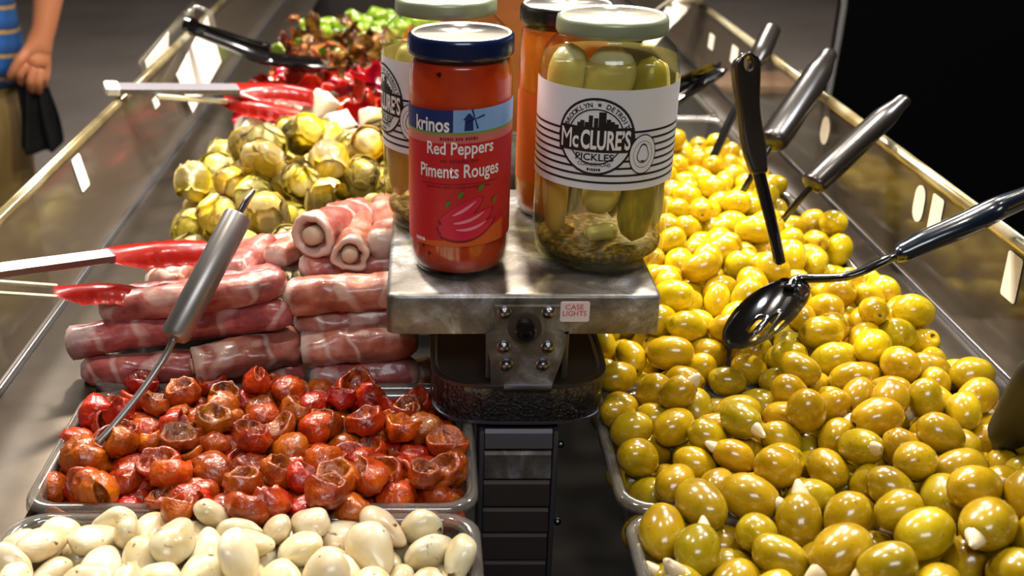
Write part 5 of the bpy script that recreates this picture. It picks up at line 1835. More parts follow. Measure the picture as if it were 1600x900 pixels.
        (1616,12881,202,4,-71,-21,-67,107), (1899,12925,258,24,-84,34,-35,98), (2261,12888,224,18,-10,81,-55,95), (2910,13048,264,63,39,-64,20,110), (3334,13009,106,63,37,-41,54,98), (3685,12858,40,16,7,-98,-10,107),
    ],
    'pep': [
        (31,12790,-72,37,60,-37,60,102), (-1603,13949,-48,9,70,9,-70,113), (-1894,14320,-120,34,62,34,-62,80), (-637,15345,-62,38,-87,30,-13,114), (-625,15813,-44,40,-58,40,58,115), (125,12724,369,24,-67,-24,-67,95),
        (-1613,13279,163,50,-16,22,-82,106), (-43,13267,233,24,-67,-66,-24,96), (-1458,14156,230,49,-20,5,-85,95), (-1784,14384,181,38,52,-75,15,100), (-727,14532,129,36,-63,62,30,109), (34,14467,81,71,-71,0,0,87),
        (-2142,15360,220,58,-79,15,-13,116), (-1181,14965,312,95,-30,5,8,107), (-696,15153,103,39,90,-16,7,94), (173,14958,403,23,-67,24,-66,105), (-1741,15537,168,19,-30,81,47,111), (-1454,15259,90,6,90,44,-4,106),
        (-916,15392,250,98,2,19,9,86), (-448,15490,96,46,5,37,81,106), (41,15530,290,62,-33,62,33,103), (-1364,15574,-151,68,-68,21,-21,91), (-1365,15884,134,86,-25,43,-8,118), (-887,15692,386,45,13,-88,0,90),
        (80,12737,654,42,0,0,91,89), (-2330,13072,256,1,71,55,43,110), (-1306,13130,203,31,-22,34,-86,108), (-352,13743,211,96,14,1,22,116), (-2272,13665,274,3,-8,-37,92,104), (-1791,13972,403,5,-12,-41,90,117),
        (-1316,13641,170,9,-27,77,57,112), (-51,14188,128,39,90,4,18,109), (-1164,14468,279,29,-9,2,95,110), (-757,14274,315,66,19,-59,-42,100), (140,14725,277,31,63,-64,30,108), (-2326,14808,103,68,7,6,-73,112),
        (-1797,15013,354,79,-35,24,45,116), (-675,15212,452,42,-88,4,23,115), (-244,14993,149,26,5,-38,89,94), (-274,14771,354,27,-94,18,8,98), (-2074,15753,329,26,6,-27,92,88), (-1382,15471,289,84,-1,27,-47,93),
        (-1103,15655,289,89,-3,45,7,84), (-107,15309,302,22,31,-83,41,97), (142,15645,599,68,-1,5,73,96), (-2135,16151,267,87,-5,-30,38,104), (-1074,16074,240,78,-11,3,-62,107), (-637,15732,415,72,-32,14,-60,111),
        (-226,15724,302,67,-55,-49,3,96), (92,12389,-53,0,-71,0,-71,110), (137,12792,840,58,0,0,81,80), (-2019,13085,460,41,5,-88,-26,110), (-1839,13569,248,6,-10,24,96,85), (-909,13580,285,83,48,25,15,119),
        (-2296,14094,304,74,-30,5,60,92), (-1669,14272,519,90,-33,-11,-27,114), (-959,13937,438,92,15,-32,18,105), (-503,14134,247,9,16,80,57,86), (-2311,14629,376,6,-66,-75,-7,114), (-1645,14727,313,90,-42,5,1,102),
        (-1272,14474,483,94,-2,-9,-32,86), (-411,14426,150,35,41,-15,83,99), (21,14356,345,9,5,44,-89,83), (-2326,15190,352,39,-87,12,-27,93), (-2255,14424,502,13,2,18,-98,105), (-859,14694,481,29,74,-59,14,88),
    ],
    'tom': [
        (103,6855,-268,0,83,-56,0,107), (-2096,5734,-208,90,-40,8,-17,110), (-1098,5745,-219,96,-25,-14,-4,114), (-1729,5771,-229,12,96,23,12,101), (-1262,5968,-152,20,2,23,-95,112), (-1426,6889,-48,5,5,-18,98,115),
        (-995,6860,-58,61,17,4,78,105), (-1881,5709,-131,49,-27,41,72,94), (-723,5668,-118,68,68,-18,18,90), (-214,5725,-205,72,-10,50,47,85), (136,6364,-226,48,-22,-13,84,106), (-1193,6972,48,52,5,-25,81,104),
        (-435,6866,-95,7,95,-27,-11,111), (-1861,5827,-148,10,6,-30,-95,92), (-78,5724,-193,78,-56,17,-23,101), (182,6630,-197,66,-38,-44,47,91), (-1358,6869,39,22,-87,45,1,96), (80,6565,-120,43,15,-49,-74,108),
        (-2356,5771,-221,44,15,30,83,106), (-1213,5856,-104,98,16,0,-9,108), (-429,5812,-135,19,7,97,12,114), (-1006,6156,-74,98,-12,0,18,114), (-2400,6665,55,34,59,54,50,117), (-1200,6757,29,7,-53,78,33,88),
        (-757,6881,-50,82,15,3,-55,100), (-218,6941,-97,18,29,-43,83,89), (-2268,5952,-241,13,12,3,98,94), (-803,5810,-95,34,-46,-81,-16,111), (103,6047,-182,8,-68,-73,-5,113), (-1280,6295,-36,93,-16,-14,-31,107),
        (-379,6515,-117,9,-27,-3,-96,105), (-1443,5735,-32,75,-21,-38,-49,115), (-1259,5591,29,0,32,95,0,93), (129,5772,-232,14,-22,14,95,92), (144,6401,-40,40,30,10,-86,96), (-936,6677,18,83,-6,28,48,115),
        (-551,6961,56,75,32,-4,57,117), (-2416,5960,-91,44,-51,-57,47,94), (-964,5476,81,18,-10,28,94,112), (-214,5737,-4,16,-28,91,25,102), (-42,5823,-182,50,-43,-9,-74,101), (-2378,6400,-17,28,-30,-91,9,106),
        (-1180,6561,-36,49,11,-20,84,101), (159,6155,-92,32,85,-27,-32,88), (-1698,6870,-13,6,-87,-49,-6,93), (-973,6933,34,84,-4,25,-48,89), (107,6843,-173,5,38,-91,-12,88), (-2254,5928,-148,70,-18,13,-68,110),
        (-985,5593,78,30,94,14,1,103), (-630,5509,145,56,-12,-7,-82,113), (-2326,6166,-87,38,-57,-72,-13,114), (-1933,6404,-152,59,9,-4,-80,117), (-737,6234,-32,42,27,20,-85,84), (-184,6337,-116,8,2,7,99,92),
        (-2263,6554,-29,21,44,-5,87,95), (-1465,6786,100,66,2,18,-73,95), (-345,6602,-74,8,-85,-45,26,101), (10,6844,-107,13,40,89,15,96), (-1866,5942,-104,77,11,-30,-56,102), (-1631,5598,51,56,1,-9,-82,86),
        (-878,6093,17,6,37,92,-10,113), (-1994,6531,-59,95,7,12,30,88), (-73,6261,-46,11,-99,0,8,109), (-1603,6655,6,29,-86,41,-6,105), (-782,6819,13,100,5,-5,-1,87), (-430,6805,49,56,-21,39,-70,117),
        (-1434,5944,1,2,34,-92,19,104), (126,5845,-97,46,84,-28,-10,94), (-2213,6039,2,60,-56,18,53,109), (-1382,6394,-3,7,14,98,-10,98), (-929,6181,86,17,94,29,6,116), (-660,6596,-37,7,30,85,42,112),
        (125,6276,18,92,1,-2,-38,110), (-2316,6862,-60,76,2,-13,-63,95), (-1610,6544,35,2,36,77,53,105), (-1378,6590,7,61,17,-28,-72,88), (-116,6730,-47,3,21,10,-97,112), (-2187,5877,-39,30,6,-40,86,97),
        (-1235,6073,11,93,16,9,-31,99), (-739,5557,34,0,86,51,0,111), (184,5987,26,80,2,-54,26,99), (-1995,6217,-102,7,-94,31,-10,106), (-1881,6355,-35,28,3,-29,-91,101), (-806,6692,109,8,49,-83,-25,86),
        (-390,6271,-65,53,21,-6,-82,102), (73,6646,-99,47,27,82,-21,97), (-1792,6611,12,57,48,65,17,117), (-1449,6681,127,14,-98,4,11,95), (-2089,5752,23,31,-6,58,-75,108), (-1620,5777,93,75,-25,-30,-54,111),
        (-1153,5980,38,16,-95,27,8,112), (-816,5783,70,51,-36,11,-78,102), (-24,6077,-64,83,31,-29,37,107), (-2165,6293,-16,80,15,12,57,113), (-1745,6381,91,88,16,40,19,99), (-502,6154,-28,91,10,-4,-39,99),
        (-46,6544,-69,44,68,40,42,83), (-1245,6931,133,99,6,9,9,95), (-76,6928,-12,70,29,10,-64,84), (-1115,5403,103,80,-52,20,-23,102), (-1058,5748,-17,24,-30,-91,-14,102), (-473,5556,48,7,72,68,-7,103),
        (-2337,6144,45,25,-43,82,29,107), (-1586,6364,48,33,17,7,93,89), (-1163,6472,16,8,8,-15,98,94), (-643,6040,21,82,-7,6,-56,90), (-235,6410,-69,5,46,-88,5,84), (-2101,6728,-44,1,-100,1,6,91),
        (-823,6818,63,1,66,75,7,85), (-1152,5677,104,74,-9,2,67,102), (-359,5797,72,95,5,-29,5,115), (58,5813,-113,14,-30,-36,-87,105), (-1987,6566,4,5,84,-53,-13,108), (-1624,6118,37,27,-9,2,96,97),
        (-1154,6137,131,98,-14,4,-14,98), (-448,6108,33,11,-74,67,-1,90), (-165,6423,32,99,-11,4,12,112), (-2094,6884,-7,2,-9,-27,-96,103), (-1768,6825,84,97,2,-7,-24,110), (-809,7086,27,1,7,99,-13,88),
        (-2206,5844,8,35,-68,61,20,90), (-1508,5411,95,69,-15,-13,-70,86), (-1408,5951,100,4,48,87,-4,109), (-23,5833,73,82,7,-1,57,90), (-2043,6182,80,90,-36,-18,15,107), (-1473,6429,105,99,7,7,13,108),
        (-1010,6381,68,85,-9,-17,49,97), (-583,6387,-20,20,49,82,-23,104), (-24,6472,82,12,95,-27,1,115), (-1593,7028,53,62,-8,2,78,90), (-338,6775,26,25,-88,-16,37,92), (-1996,6101,2,9,98,10,15,88),
        (-1486,5546,143,7,18,98,5,84), (-1411,5550,64,71,8,-25,65,86), (-571,5771,63,98,4,-11,-16,118), (-168,5920,-35,63,33,-6,-70,106), (-2075,6375,49,35,-13,3,-93,83), (-1436,6209,100,10,66,-74,8,94),
        (-1146,6588,102,14,64,-76,2,97), (-706,6475,43,95,0,-10,29,108), (98,5903,48,2,-25,-12,96,103), (-1946,6711,71,33,12,20,92,94), (-258,6632,-7,72,-16,27,-61,86), (-1968,5905,8,17,-81,-50,-26,102),
        (-1734,5950,79,7,7,14,-98,97), (-984,5866,67,36,25,17,88,101), (-685,6043,92,0,97,21,-10,113), (-289,5908,18,51,9,-29,80,111), (-2146,6581,75,58,22,-16,-77,99), (-1653,6168,118,87,-4,-1,-49,102),
        (-1222,6331,69,69,5,-2,72,92), (-777,6435,95,4,-99,4,-10,116), (-430,6473,56,82,-1,-15,-55,113), (-2114,7031,58,90,-9,-1,-42,100), (-1006,6908,116,15,53,-81,-21,106), (-628,6750,90,74,-14,2,-66,84),
        (-154,6691,38,95,6,3,31,88),
    ],
    'gol': [
        (1776,5350,-94,63,36,61,32,96), (2162,5349,-375,63,-32,63,-32,99), (3866,4746,79,28,25,-78,50,103), (1945,5519,139,7,65,-28,70,111), (2456,4948,-168,33,-48,-50,-65,94), (2644,4670,-225,15,-60,-27,74,93),
        (1419,5154,-377,33,-33,63,-63,97), (1386,4465,-119,44,-77,-28,-38,97), (1424,5015,-143,53,-44,-13,71,104), (1984,4914,-118,23,-74,23,-58,106), (2592,5115,15,43,-50,75,0,105), (3210,5362,86,57,62,-52,14,109),
        (2625,4363,45,16,17,-65,-72,105), (3241,4233,107,62,-71,-2,-33,106), (3657,4562,192,48,75,-23,-39,97), (1399,4894,-381,42,80,12,41,89), (2387,4629,-85,3,-14,-74,66,100), (2810,4998,146,4,-60,-36,-71,110),
        (3878,5052,187,76,46,-45,-1,96), (1731,5094,-76,32,71,-30,-55,101), (2106,5356,-96,21,61,56,52,93), (2874,5264,54,32,-60,-25,69,96), (3229,5586,298,22,-65,0,-73,98), (3044,4212,323,39,-79,-48,5,110),
        (3091,4475,44,64,26,17,-70,100), (3852,4185,128,33,-60,66,-32,101), (2125,4712,-8,68,-34,65,2,102), (2554,4725,125,22,13,-62,74,111), (3110,4969,270,24,-43,-86,-13,105), (3721,4817,301,72,-12,44,-53,104),
        (1448,5362,-228,87,0,-49,0,93), (2263,4994,38,53,-51,-45,51,108), (2332,5541,117,68,-43,56,-20,92), (1412,4236,76,16,-67,-36,-63,106), (1967,4469,-14,91,23,25,-25,88), (2839,4489,168,18,38,-78,46,97),
        (3052,4529,346,10,14,-46,87,110), (3496,4206,284,54,67,-41,-30,106), (1394,4772,16,16,-16,0,97,110), (1843,4646,110,46,78,-39,-16,96), (2918,4778,224,25,73,-61,16,89), (3700,5081,402,40,19,-76,-47,106),
        (1906,5202,108,36,-52,75,18,93), (2244,4828,259,7,-62,-52,58,112), (2562,5375,91,11,-57,-24,78,105), (3360,5329,330,38,-81,4,-44,108), (3652,5525,290,42,-51,59,-45,106), (1535,4553,103,43,70,-42,-38,96),
        (2203,4485,150,86,14,-48,-5,112), (2617,4471,299,53,78,-1,-33,95), (3346,4439,368,86,-23,35,30,109), (3827,4398,312,52,-11,-63,57,103), (1695,4839,15,82,-20,46,28,104), (2396,4602,348,27,63,-61,-41,93),
        (2696,4849,373,59,24,-77,7,103), (3275,4719,457,13,25,1,96,111), (3318,5023,500,66,-49,-16,-55,97), (1390,5303,39,64,-50,-29,-51,108), (2177,5282,144,10,-17,-43,-88,103), (2408,5185,240,92,-25,30,2,95),
        (2740,5399,282,20,-52,70,-43,93), (3867,5275,345,41,-26,63,-60,97), (1916,4188,105,63,4,-75,22,98), (2434,4196,142,11,84,40,-35,97), (2725,4215,265,53,75,-15,-36,106), (3292,4189,496,41,26,-48,-73,95),
        (3571,4613,407,61,61,-13,49,89), (1962,4930,148,8,-60,48,-63,92), (1532,5053,112,18,-38,-48,-77,100), (2687,5155,303,49,31,53,62,89), (2972,4768,493,60,68,-17,-38,106), (3517,4871,469,86,26,-26,35,92),
        (1637,5444,139,72,67,9,16,110), (2084,6263,233,67,44,51,-32,94), (3008,5292,283,56,49,-56,36,104), (3067,5127,479,22,-75,-1,-63,97), (3806,5789,374,35,-55,38,-65,103), (1710,4349,161,55,-76,28,-20,106),
        (2192,4209,246,20,-12,-28,-93,103),
    ],
    'grn': [
        (-1950,20350,-156,57,-58,9,-58,110), (-1202,20043,-163,47,-7,70,53,105), (-986,20300,-154,36,-58,9,72,112), (-234,20121,-152,46,69,17,54,120), (102,20131,-168,64,51,42,-40,102), (45,20586,-169,41,41,-58,-58,106),
        (-1805,20082,-134,3,49,-77,42,111), (-621,20163,-163,47,-56,-19,66,105), (-884,20000,-174,62,31,64,33,101), (-69,20352,-162,26,-15,-91,28,87), (-1844,20596,32,21,74,-5,63,104), (-1322,20260,-195,33,38,66,57,81),
        (-713,20375,-15,7,-68,-28,67,91), (120,20422,71,8,-8,-69,-72,113), (-690,20945,97,23,-53,-54,61,86), (-347,21009,76,44,-52,-35,64,112), (121,21301,-141,93,-32,-5,-15,95), (-662,21221,77,36,-45,52,-63,110),
        (-746,22122,44,41,64,56,34,114), (-2094,20239,45,41,7,-90,8,99), (-1506,20002,-159,3,3,-71,-71,113), (-1163,20182,58,21,-70,19,-66,96), (-726,19845,-53,64,-39,66,-11,80), (-376,19891,-188,7,-69,15,-70,90),
        (-196,20323,67,51,-4,58,-64,116), (-2299,20997,95,71,-17,-61,31,116), (-1366,20394,34,38,-15,-88,22,115), (-657,20142,81,32,70,11,-63,85), (-453,20343,-67,36,-71,-50,-35,88), (183,20887,122,34,80,14,-47,90),
        (-1249,20656,85,58,25,-77,-10,88), (-982,21066,63,19,-78,-5,59,106), (-507,20792,129,46,30,83,12,85), (135,21133,61,25,58,66,-41,94), (-1481,21476,72,62,54,47,-32,108), (-1293,21767,56,42,-39,-62,-54,102),
        (-12,22116,-160,81,0,-58,-13,103), (-1716,20326,48,70,46,-13,-53,109), (-1547,20109,97,54,-31,72,30,105), (-1302,19970,62,18,-51,25,-80,89), (-697,20632,59,56,-18,23,78,93), (-493,20008,-12,50,31,66,47,86),
        (122,20068,89,50,71,3,50,101), (-2139,20555,73,47,-38,55,58,96), (-1550,20587,121,22,-74,-52,-36,108), (-965,20337,110,9,42,-38,-82,84), (-520,20450,164,79,-43,-42,-5,98), (-138,20566,223,16,61,-22,74,111),
        (-2357,20597,-9,85,28,-14,43,87), (-1943,20863,147,9,-70,-13,70,119), (-1222,20912,177,68,-10,63,-37,118), (-347,21246,186,58,38,71,9,88), (-82,20849,131,20,23,-79,54,99), (151,20669,239,63,24,-64,-38,94),
        (-1722,21723,12,16,-36,59,70,110), (-981,21290,250,46,69,18,53,116), (-832,21494,81,32,70,-28,-58,112), (-1484,22128,48,39,-61,55,-41,106), (-676,21803,54,65,58,45,-18,98),
    ],
    'mix': [
        (23,16871,-170,13,-13,-69,69,105), (-1111,17315,-127,24,-67,-24,-66,89), (-1303,17567,-80,29,-46,-71,-45,94), (-326,17984,-164,70,-70,-11,11,110), (-1871,18443,-163,65,65,-28,-28,111), (-1028,18472,-212,45,0,0,-89,119),
        (62,18656,-197,28,28,65,65,83), (-2163,19002,-212,99,0,0,13,120), (-1429,18934,-211,0,-92,-39,0,121), (-590,18857,-174,42,-42,-57,57,101), (-2263,19289,194,47,-52,47,52,100), (-1258,19076,25,8,-3,93,-36,92),
        (-914,18991,87,31,-63,-40,59,119), (-424,19386,73,17,98,-8,1,105), (-2237,19452,-154,71,-71,0,0,119), (-1667,19580,-210,0,-15,99,0,123), (-1322,19583,-144,71,-2,71,2,80), (-1231,16466,-74,3,0,-100,-4,117),
        (5,16392,87,0,80,-60,0,119), (-971,16954,26,12,38,-76,-51,89), (-192,16664,50,3,16,-67,-72,108), (-1341,17145,50,7,32,-66,68,94), (-680,17253,262,55,-43,52,49,83), (-451,17194,317,45,-55,-45,-55,101),
        (-2332,17575,247,59,24,-31,70,123), (-1335,17395,20,31,-1,88,-37,91), (-91,17687,86,20,0,-1,98,117), (-2370,18228,-44,43,53,-63,-36,101), (-2161,17920,5,67,74,-2,2,109), (-1138,18037,-76,0,100,3,-1,119),
        (-768,18157,-103,26,66,26,-66,101), (-2193,18618,-36,12,-35,87,-32,105), (-1745,18655,-46,48,-69,5,53,90), (-1443,18351,-194,58,58,-40,-40,85), (-848,18460,86,14,89,29,33,104), (-403,18428,-45,5,17,-98,-7,84),
        (-2234,19055,-36,100,0,0,0,120), (-1923,19100,155,1,-99,-12,-7,104), (-1579,19092,105,16,80,-11,-57,118), (-235,19016,-30,44,-72,-52,-15,119), (50,18781,131,10,-1,94,-33,124), (-2350,19423,173,24,-40,58,67,78),
        (-2170,19505,166,6,-88,-12,-45,87), (-1611,19463,20,17,69,69,-17,88), (-1026,19574,-122,40,17,25,-86,93), (-59,19350,242,50,-3,-5,-86,93), (-1884,19866,-106,51,42,31,-69,94), (-1293,19749,50,29,58,-67,36,103),
        (-680,19769,117,97,9,14,-16,118), (121,19590,9,68,-18,-68,-18,96), (-1137,16277,66,1,-89,-45,0,84), (-530,16173,101,96,28,0,1,105), (-2158,17130,164,56,19,21,-78,80), (-1737,16739,78,5,64,-70,-33,106),
        (-1058,17113,6,13,-42,59,-68,81), (-889,16801,133,68,9,34,-64,124), (-199,16625,256,8,12,99,6,101), (-1585,17084,300,76,-17,60,15,85), (-893,17238,210,62,63,-37,-30,91), (-195,16889,373,89,25,-35,-17,112),
        (-2251,17325,502,41,-57,-26,66,122), (-1798,17750,160,75,-23,18,60,117), (-1494,17653,135,74,-16,-12,64,114), (-1137,17582,108,37,29,31,83,93), (-576,17559,12,66,20,21,-69,106), (-60,17347,240,31,30,74,-52,83),
        (-2137,18220,81,2,-30,-9,-95,124), (-1622,18104,102,99,0,2,-10,117), (135,18029,248,2,-76,-65,8,116), (-2335,18849,94,74,41,26,-47,99), (-1646,18722,162,47,57,-66,-15,109), (-1607,18392,-69,29,71,-4,-65,101),
        (-380,18704,8,6,-12,-1,-99,103), (-8,18550,279,47,-54,-54,-44,95), (-2202,19050,160,54,62,-43,-37,81), (-2011,19100,461,47,-46,-52,-54,123), (-1167,18838,-126,14,-85,37,34,94), (-1124,18528,254,25,-59,73,-25,119),
        (-597,19072,58,25,-2,-96,9,112), (216,18451,325,66,25,-61,-36,112), (-2369,19275,472,69,0,0,-72,115), (-1909,19531,301,15,93,-1,-34,117), (-1334,19307,105,71,-14,-14,-68,103), (-991,19513,22,95,30,-4,-1,110),
        (-180,19758,158,17,1,3,98,119), (47,19416,378,23,-1,5,97,99), (-1946,19630,26,98,-11,17,7,98), (-1652,19844,60,44,-31,-45,-72,76), (-1107,19747,134,72,25,61,23,89), (-1180,16508,182,5,92,-16,36,87),
        (-953,15997,-88,31,-69,-50,-43,103), (-526,16139,261,2,-7,96,28,103), (126,16066,388,28,-76,-58,-11,104), (-2366,16791,225,39,63,66,-10,99), (-1623,16653,242,32,-44,77,-33,110), (-1333,16952,65,46,31,55,-62,85),
        (-737,16455,177,52,-21,17,81,92), (-389,16418,278,3,-44,25,86,78), (-1766,17138,263,15,-59,-51,61,106), (-1418,17258,251,60,-55,11,57,80), (-1052,17206,282,47,-68,8,-56,105), (-122,16893,192,89,24,-39,7,90),
        (-275,17366,-71,19,38,57,-71,82), (-2119,17044,312,76,-43,-45,21,86), (-1987,17395,332,15,-30,-5,94,103), (-1473,17995,340,31,14,-93,-11,121), (-849,17807,242,68,-63,-25,-28,107), (-633,17406,195,65,76,-2,-9,112),
        (-71,17458,337,17,-22,56,78,96), (-2012,18299,176,14,94,-13,-28,97), (-1764,18358,233,24,77,-59,7,86), (-1043,18058,376,69,-10,71,10,116), (-545,18020,127,71,20,21,64,105), (-126,18001,239,63,38,65,18,114),
        (156,17965,396,100,-4,7,0,81), (-1979,18559,115,74,19,-22,61,83), (-1406,18887,308,27,17,39,-86,124), (-1357,18588,-126,9,87,17,-46,87), (-631,18300,167,6,17,-73,66,81), (-462,18626,244,3,42,90,-10,112),
        (191,18137,486,48,44,51,-55,86), (-1874,18792,-147,24,66,24,-66,78), (-2308,18638,173,19,98,1,4,109), (-1291,18630,19,87,-25,39,-16,111), (-386,18031,436,10,-91,-36,19,96), (-384,19134,260,40,32,55,-66,106),
        (-176,18883,261,18,-31,85,-39,120), (-2128,19830,161,55,80,-12,19,124), (-1666,19636,255,88,-25,28,-29,87), (-1339,19412,228,96,-19,-4,-20,106), (-1104,18867,100,71,25,22,-62,88), (-243,20033,76,81,39,5,-43,82),
        (202,19768,208,34,62,-70,12,84), (-2399,19568,191,46,-58,21,63,77), (-1587,19709,-19,2,-2,-71,71,80), (-1484,19971,298,82,6,11,-56,125), (-883,19402,154,3,-4,-30,95,109), (-2383,16422,168,65,31,-14,-68,96),
        (-1326,16483,255,86,-24,-28,35,104), (-150,16250,401,8,-81,-56,12,113), (112,15943,491,28,-95,1,9,99), (-1946,16630,360,57,61,-5,-54,112), (-1593,16436,366,93,15,28,-21,81), (-1276,16763,103,5,12,81,57,103),
        (-801,16538,280,17,82,-50,20,96), (215,16474,437,65,18,71,20,118), (-2368,17204,327,70,-11,28,65,115), (-1931,17008,268,52,48,-68,20,98), (-1270,16983,331,94,-8,30,15,103), (-585,16635,221,57,-11,55,61,89),
        (-1199,17467,352,46,86,-16,17,122), (132,17062,223,73,19,21,-62,118), (-1984,17726,424,75,1,-11,65,100), (-1891,18011,288,100,8,0,1,121), (-1082,17787,396,16,-35,63,67,108), (-459,17632,228,22,-74,-61,-18,83),
        (-144,17667,289,70,71,-8,-8,95), (-2453,18126,256,44,55,44,55,98), (-1755,18414,377,2,-10,-23,-97,121), (-1286,18434,335,50,-32,-16,79,100), (211,17734,319,50,-55,-49,-46,77), (-153,18348,311,31,92,-2,-25,92),
        (-1906,18828,158,60,31,-27,69,78), (-1129,19149,241,39,35,-79,-32,77), (-1416,18328,100,5,-88,9,46,94), (-451,18110,296,12,-87,-44,17,119),
    ],
    'mus': [
        (-1001,9249,-190,10,-99,-13,1,108), (-2312,9725,-174,6,95,10,29,120), (-1325,9711,-168,45,-30,-34,-77,118), (-1394,9250,-216,79,-8,-6,61,82), (-2071,9940,-187,42,35,-37,75,101), (-1367,9475,-192,33,-51,67,-43,94),
        (-1212,9192,-208,41,-24,-45,76,82), (-1528,9774,-28,47,-32,-44,70,110), (-920,9922,18,59,20,-17,77,115), (-2348,9420,-184,45,-86,6,22,101), (-2226,9282,-16,68,-72,7,-11,105), (-1486,9238,-18,86,8,48,15,115),
        (-1150,9222,-22,82,-7,0,-57,99),
    ],
    'art': [
        (-2241,10650,-119,19,68,-46,-54,87), (-1217,10402,-120,22,-45,35,-79,87), (-922,10717,-66,35,51,-64,-45,113), (-2269,10382,187,71,-56,-21,36,111), (-1254,10636,221,6,13,97,-22,93), (-2280,11049,-120,39,-7,57,72,87),
        (88,10643,187,68,-58,44,8,103), (-1928,11337,-38,39,-19,90,-4,115), (-1531,11841,201,25,-90,-5,-35,110), (53,11447,129,60,16,78,12,90), (-1896,9852,125,70,-12,-20,-68,114), (-1392,10188,190,24,59,-40,-67,96),
        (-71,10267,400,90,-14,-34,26,91), (-2309,11409,304,15,6,-34,93,109), (-1525,11135,-71,65,14,3,74,90), (-479,10968,-42,32,-91,-6,26,113), (92,11089,223,9,-64,32,-69,89), (-1631,11380,305,52,19,80,-25,110),
        (-1165,11221,412,47,52,37,62,98), (-2269,9542,115,36,-66,-61,24,90), (-1742,10233,433,36,-52,-34,-70,95), (-909,10323,149,56,54,-4,-62,93), (85,10552,634,70,-11,-36,61,103), (-1938,11016,330,16,-38,80,-44,113),
        (-1782,10462,80,18,24,42,85,110), (-773,10945,299,61,-70,-4,38,105), (50,11405,544,59,-53,12,-60,112), (-391,11724,228,70,11,-41,-57,100), (96,11779,239,37,-67,-31,56,86), (-2322,10839,213,24,17,-95,-13,93),
        (-1298,9379,225,2,-6,43,-90,106), (-472,10296,242,5,-88,20,-43,111), (-2013,10588,431,63,-27,-62,-39,91), (-1497,10932,355,19,-37,88,21,95), (-550,11323,206,53,-53,57,-33,99), (-330,10679,340,7,-60,6,-80,97),
        (-1899,12157,340,44,-9,74,-50,104), (-1572,12014,578,25,11,82,50,93), (-123,11888,585,53,47,-65,-27,114), (-2321,9922,195,21,11,-97,10,96), (-1237,9813,113,42,-84,-19,28,88), (-851,9318,105,62,-54,-32,47,101),
        (55,9892,570,91,23,-33,-2,114), (-1720,11180,686,28,-3,84,-46,104), (-1036,10788,600,55,-30,-46,-64,109), (-297,11056,374,62,44,64,10,86), (-248,10825,721,42,-36,73,41,104), (-2009,11628,546,41,-14,60,-67,101),
        (-1186,11901,518,85,-32,28,29,107), (-843,11508,515,51,63,-18,56,106), (10,12353,438,21,-11,-39,89,107), (-1771,9348,207,16,-32,-53,77,106), (-1536,9711,416,3,-81,-58,-9,112), (-979,9979,443,21,92,33,0,114),
        (-1691,10615,681,36,-39,-31,79,106), (-1292,10388,547,15,0,79,-59,98), (-636,11044,698,37,-78,44,24,108), (-405,11500,568,18,-11,93,-30,96), (-2347,11840,361,87,-13,25,40,86), (-1069,12307,327,55,-29,54,56,100),
        (-566,12146,498,37,49,53,-58,112), (-388,12620,529,43,34,-56,-62,108), (-1991,9592,466,19,-20,-83,48,95), (-703,9544,404,22,1,-41,89,102), (-670,10549,562,81,42,-16,38,92), (-265,9651,374,83,37,39,15,95),
        (-2324,10218,578,48,-17,-27,-82,97), (-1367,11507,692,8,60,-67,-43,114),
    ],
    'fet': [
        (-2148,12790,358,87,25,42,5,97), (-1822,12516,314,41,-5,-58,70,95), (-904,12748,152,67,10,-74,7,107), (-598,12896,231,13,51,16,84,113), (-1866,13636,488,11,10,96,-23,104), (-1373,13416,478,44,7,86,-26,108),
        (-1132,12994,381,14,-40,84,-34,96), (-676,13400,325,16,-24,49,-82,95),
    ],
}


RT = {2: ('plain green olive in the tray behind the garlic stuffed olives', 'plain green olives behind the garlic stuffed ones'),
      3: ('yellow-green olive in the tray around the slotted spoon', 'olives in the tray around the slotted spoon'),
      4: ('yellow olive in the tray around the upright spoon', 'yellow olives in the tray around the upright spoon'),
      5: ('yellow olive in the tray next to the last tray of olives', 'yellow olives in the next to last tray of olives'),
      6: ('yellow olive in the farthest tray of olives', 'yellow olives in the farthest tray of olives')}
count = {}


def put(kind, meshes, name, label, cat, group, rec, i, child=None):
    x, y, z, qw, qx, qy, qz, s = rec
    o = bpy.data.objects.new(name, meshes[i % len(meshes)])
    o.location = (x / 1e4, y / 1e4, z / 1e4)
    o.rotation_mode = 'QUATERNION'
    q = Quaternion((qw, qx, qy, qz))
    q.normalize()
    o.rotation_quaternion = q
    o.scale = (s / 100,) * 3
    link(o)
    tag(o, label, cat, group)
    if child is not None:
        c = bpy.data.objects.new(child[0], child[1])
        link(c, o)
    return o


def row_of(y):
    return int((y / 1e4 - TY0) / TP) + 1


for i, r in enumerate(DATA.get('gol', ())):
    if i % 5 in (0, 1, 3):
        put('gol', BIG, 'stuffed_olive', 'big olive with a garlic clove poking out, in the heaped tray at the front', 'olive', 'stuffed olives with the clove poking out', [*r[:7], r[7] * 1.08], i, ('garlic_stuffing', STUFF_[i % 3]))
    else:
        put('gol', BIG, 'stuffed_olive', 'big olive with no clove showing, in the heaped tray at the front', 'olive', 'big olives with no clove showing', [*r[:7], r[7] * 1.08], i)
for i, r in enumerate(DATA.get('olv', ())):
    k = min(6, max(2, row_of(r[1])))
    nm = 'green_olive' if k < 4 else 'yellow_olive'
    cl = k == 2 and i % 9 == 0
    put('olv', OLIVES if k < 3 else GOLD, nm, 'green olive with a bit of clove showing, in the tray behind the biggest olives' if cl else RT[k][0], 'olive', 'green olives with a bit of clove showing' if cl else RT[k][1], r, i, ('garlic_stuffing', STUFF_[1]) if cl else None)
